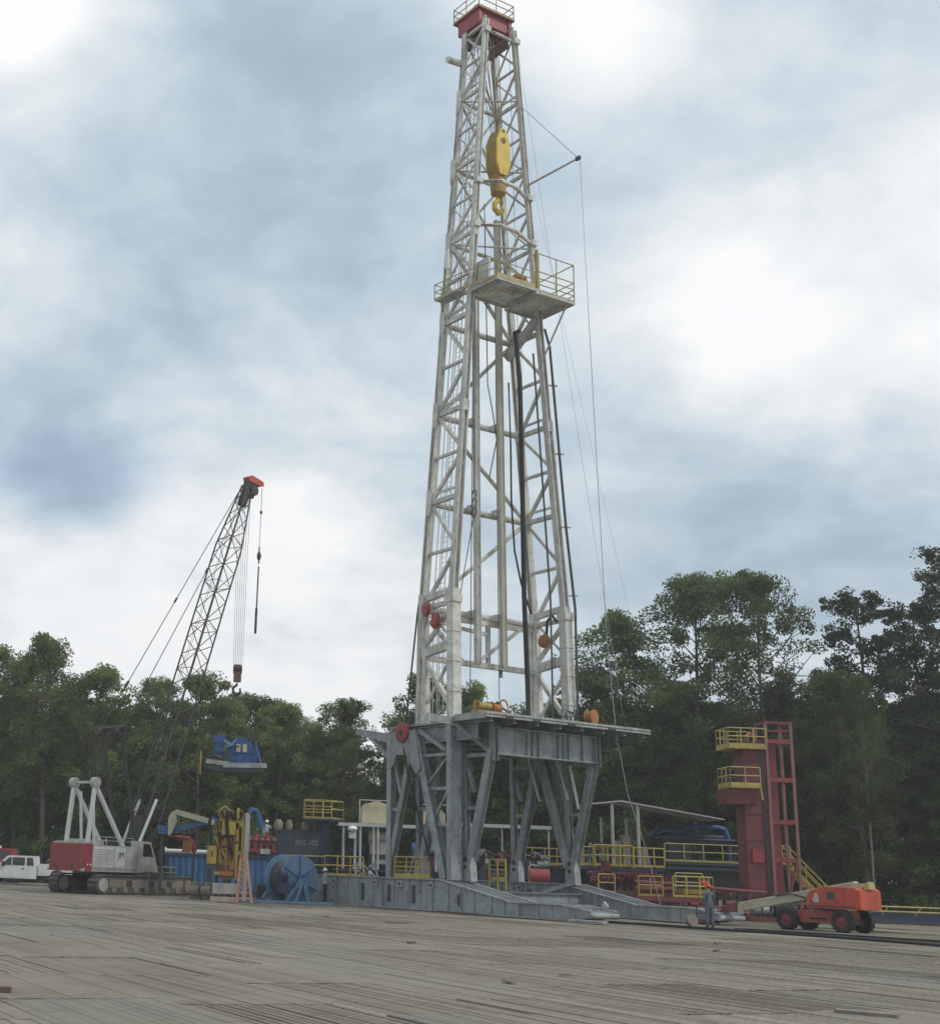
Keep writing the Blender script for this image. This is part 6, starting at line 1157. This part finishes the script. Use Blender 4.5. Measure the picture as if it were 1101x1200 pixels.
# ------------------------------------------------------------------ people
def person(frame, label, shirt, pants, pose, hat=True, name='person'):
    """joints in metres, x right of the figure, y the way it faces, z up"""
    J_ = dict(pel=(0, 0, .95), chest=(0, .02, 1.28), sh=(0, .0, 1.42), neck=(0, .01, 1.5), head=(0, .03, 1.62))
    J_.update(pose)
    names = list(J_); V_ = [J_[n] for n in names]; ix = {n: i for i, n in enumerate(names)}
    E_ = [('pel', 'chest'), ('chest', 'sh'), ('sh', 'neck'), ('neck', 'head')]
    for s in 'lr':
        E_ += [('pel', 'hip'+s), ('hip'+s, 'knee'+s), ('knee'+s, 'ank'+s), ('ank'+s, 'toe'+s), ('sh', 'shd'+s), ('shd'+s, 'elb'+s), ('elb'+s, 'wri'+s), ('wri'+s, 'palm'+s)]
    RD = dict(pel=(.155, .12), chest=(.16, .115), sh=(.12, .09), neck=(.058, .058), head=(.05, .05), hip=(.10, .10), knee=(.07, .07), ank=(.05, .05), toe=(.05, .035), shd=(.072, .072), elb=(.052, .05), wri=(.036, .032), palm=(.042, .022))
    me = bpy.data.meshes.new('body'); me.from_pydata(V_, [(ix[a], ix[b_]) for a, b_ in E_], []); me.update()
    o = bpy.data.objects.new('body', me); COL.objects.link(o)
    o.modifiers.new('skin', 'SKIN'); sub = o.modifiers.new('sub', 'SUBSURF'); sub.levels = 1; sub.render_levels = 1
    sv = me.skin_vertices[0].data
    for n, i in ix.items():
        k = n if n in RD else n[:-1]; sv[i].radius = RD[k]; sv[i].use_root = (n == 'pel')
    dg = bpy.context.evaluated_depsgraph_get(); dg.update(); nm = bpy.data.meshes.new_from_object(o.evaluated_get(dg)); bpy.data.objects.remove(o)
    b = MB(); b.v = [tuple(v.co) for v in nm.vertices]; b.f = [tuple(p.vertices) for p in nm.polygons]; b.sm = [True]*len(b.f)
    for s in 'lr':      # fingers and thumb
        w = Vector(J_['wri'+s]); p = Vector(J_['palm'+s]); d = (p-w).normalized(); sx = 1 if s == 'r' else -1; a = Vector((0, 1, 0)) - d*d.y; a.normalize(); c = d.cross(a)
        for k, L_ in enumerate((.075, .085, .08, .06)):
            q = p + a*(.028-.019*k); b.path([q-d*.02, q+d*L_*.5, q+d*L_*.85-c*sx*.02, q+d*L_-c*sx*.045], [.0095, .009, .008, .006], 5)
        q = w.lerp(p, .4)+a*.03; b.path([q, q+a*.03+d*.025, q+a*.035+d*.06], [.011, .010, .007], 5)
    hd_ = Vector(J_['head']); b.ell(hd_, (.078, .098, .118), 14, 10); b.ell(hd_+Vector((0, .1, -.015)), (.014, .02, .024), 6, 5)
    for s in (-1, 1): b.ell(hd_+Vector((s*.08, -.005, -.01)), (.012, .022, .032), 6, 5)
    T = Thing(name, label, 'person', (0, 0, 0), frame); bd_ = T.part('body', b, m_skin)
    for m in (shirt, pants, m_boot): bd_.data.materials.append(m)
    zb = J_['pel'][2]+.02
    for p in bd_.data.polygons:
        c = p.center
        hand = any((c-Vector(J_[k+s])).length < .11 for s in 'lr' for k in ('palm',)) or any((c-Vector(J_['wri'+s])).length < .05 for s in 'lr')
        if hand or c.z > J_['neck'][2]-.005: p.material_index = 0
        elif any((c-Vector(J_['ank'+s])).length < .12 or (c-Vector(J_['toe'+s])).length < .12 for s in 'lr'): p.material_index = 3
        elif c.z < zb and not any((c-Vector(J_['elb'+s])).length < .2 or (c-Vector(J_['wri'+s])).length < .16 for s in 'lr'): p.material_index = 2
        else: p.material_index = 1
    for s in (-1, 1): T.part('eye', MB().ell(hd_+Vector((s*.03, .088, .012)), (.013, .01, .008), 6, 4), m_dkcloth, bd_)
    T.part('mouth', MB().box(hd_+Vector((-.024, .09, -.056)), hd_+Vector((.024, .098, -.048))), m_redrust, bd_)
    T.part('hair', MB().ell(hd_+Vector((0, -.018, .028)), (.083, .092, .10), 12, 8), m_hair, bd_)
    if hat is not None:
        h_ = T.part('hard_hat', MB().lathe([(.125, .0), (.122, .03), (.11, .085), (.07, .128), (.0, .14)], hd_+Vector((0, -.005, .045)), (0, .03, 1), 16), hat); T.part('brim', MB().lathe([(.06, 0), (.155, -.008), (.155, .006), (.12, .012)], hd_+Vector((0, .02, .045)), (0, .05, 1), 16), hat, h_)
def stand(sp=.13, dz=0):
    P = {}
    for s, k in ((-1, 'l'), (1, 'r')):
        P.update({'hip'+k: (s*.10, 0, .90), 'knee'+k: (s*sp, .02, .50), 'ank'+k: (s*(sp+.02), -.02, .09), 'toe'+k: (s*(sp+.04), .15, .045), 'shd'+k: (s*.185, 0, 1.40), 'elb'+k: (s*.25, -.04, 1.13), 'wri'+k: (s*.25, .06, .89), 'palm'+k: (s*.245, .09, .81)})
    return P
p1 = stand(.12); p1.update(elbr=(.27, .02, 1.14), wrir=(.12, .22, 1.10), palmr=(.03, .24, 1.11), elbl=(-.27, .0, 1.14), wril=(-.14, .2, 1.06), palml=(-.05, .23, 1.06))
person(FR(20.5, 61.3, rad(20), .03) @ Matrix.Scale(1.07, 4), 'worker in grey blue shirt and orange hard hat standing at the far ramp nose', m_denim, m_denim, p1, m_orange)
p2 = stand(.11); p2.update(elbl=(-.22, .1, 1.15), wril=(-.1, .28, 1.12), palml=(-.06, .36, 1.14))
person(FR(4.75, 80.8, rad(70), .16) @ Matrix.Scale(1.05, 4), 'worker in white hard hat and pale shirt beside the blue reel', m_ltcloth, m_dkcloth, p2, m_hathw)
p3 = stand(.12); p3.update(elbl=(-.3, .1, 1.2), wril=(-.25, .3, 1.25), palml=(-.24, .38, 1.27))
person(FR(1.5, 97.0, rad(190), 3.33) @ Matrix.Scale(1.05, 4), 'worker in white hard hat up on the red pipework skid', m_ltcloth, m_denim, p3, m_hathw)

# ------------------------------------------------------------------ air
def haze():
    b = MB().box((-403, -123, -1.25), (403, 423, 60.5)); o = bpy.data.objects.new('haze', b.mesh('haze')); COL.objects.link(o); o['kind'] = 'stuff'
    m = bpy.data.materials.new('haze_air'); m.use_nodes = True; nt = m.node_tree; nt.nodes.clear(); out = nt.nodes.new('ShaderNodeOutputMaterial'); v = nt.nodes.new('ShaderNodeVolumePrincipled')
    v.inputs['Color'].default_value = (.92, .92, .90, 1); v.inputs['Density'].default_value = HAZE; v.inputs['Anisotropy'].default_value = .2; nt.links.new(v.outputs[0], out.inputs['Volume']); o.data.materials.append(m)
HAZE = .00065
haze()
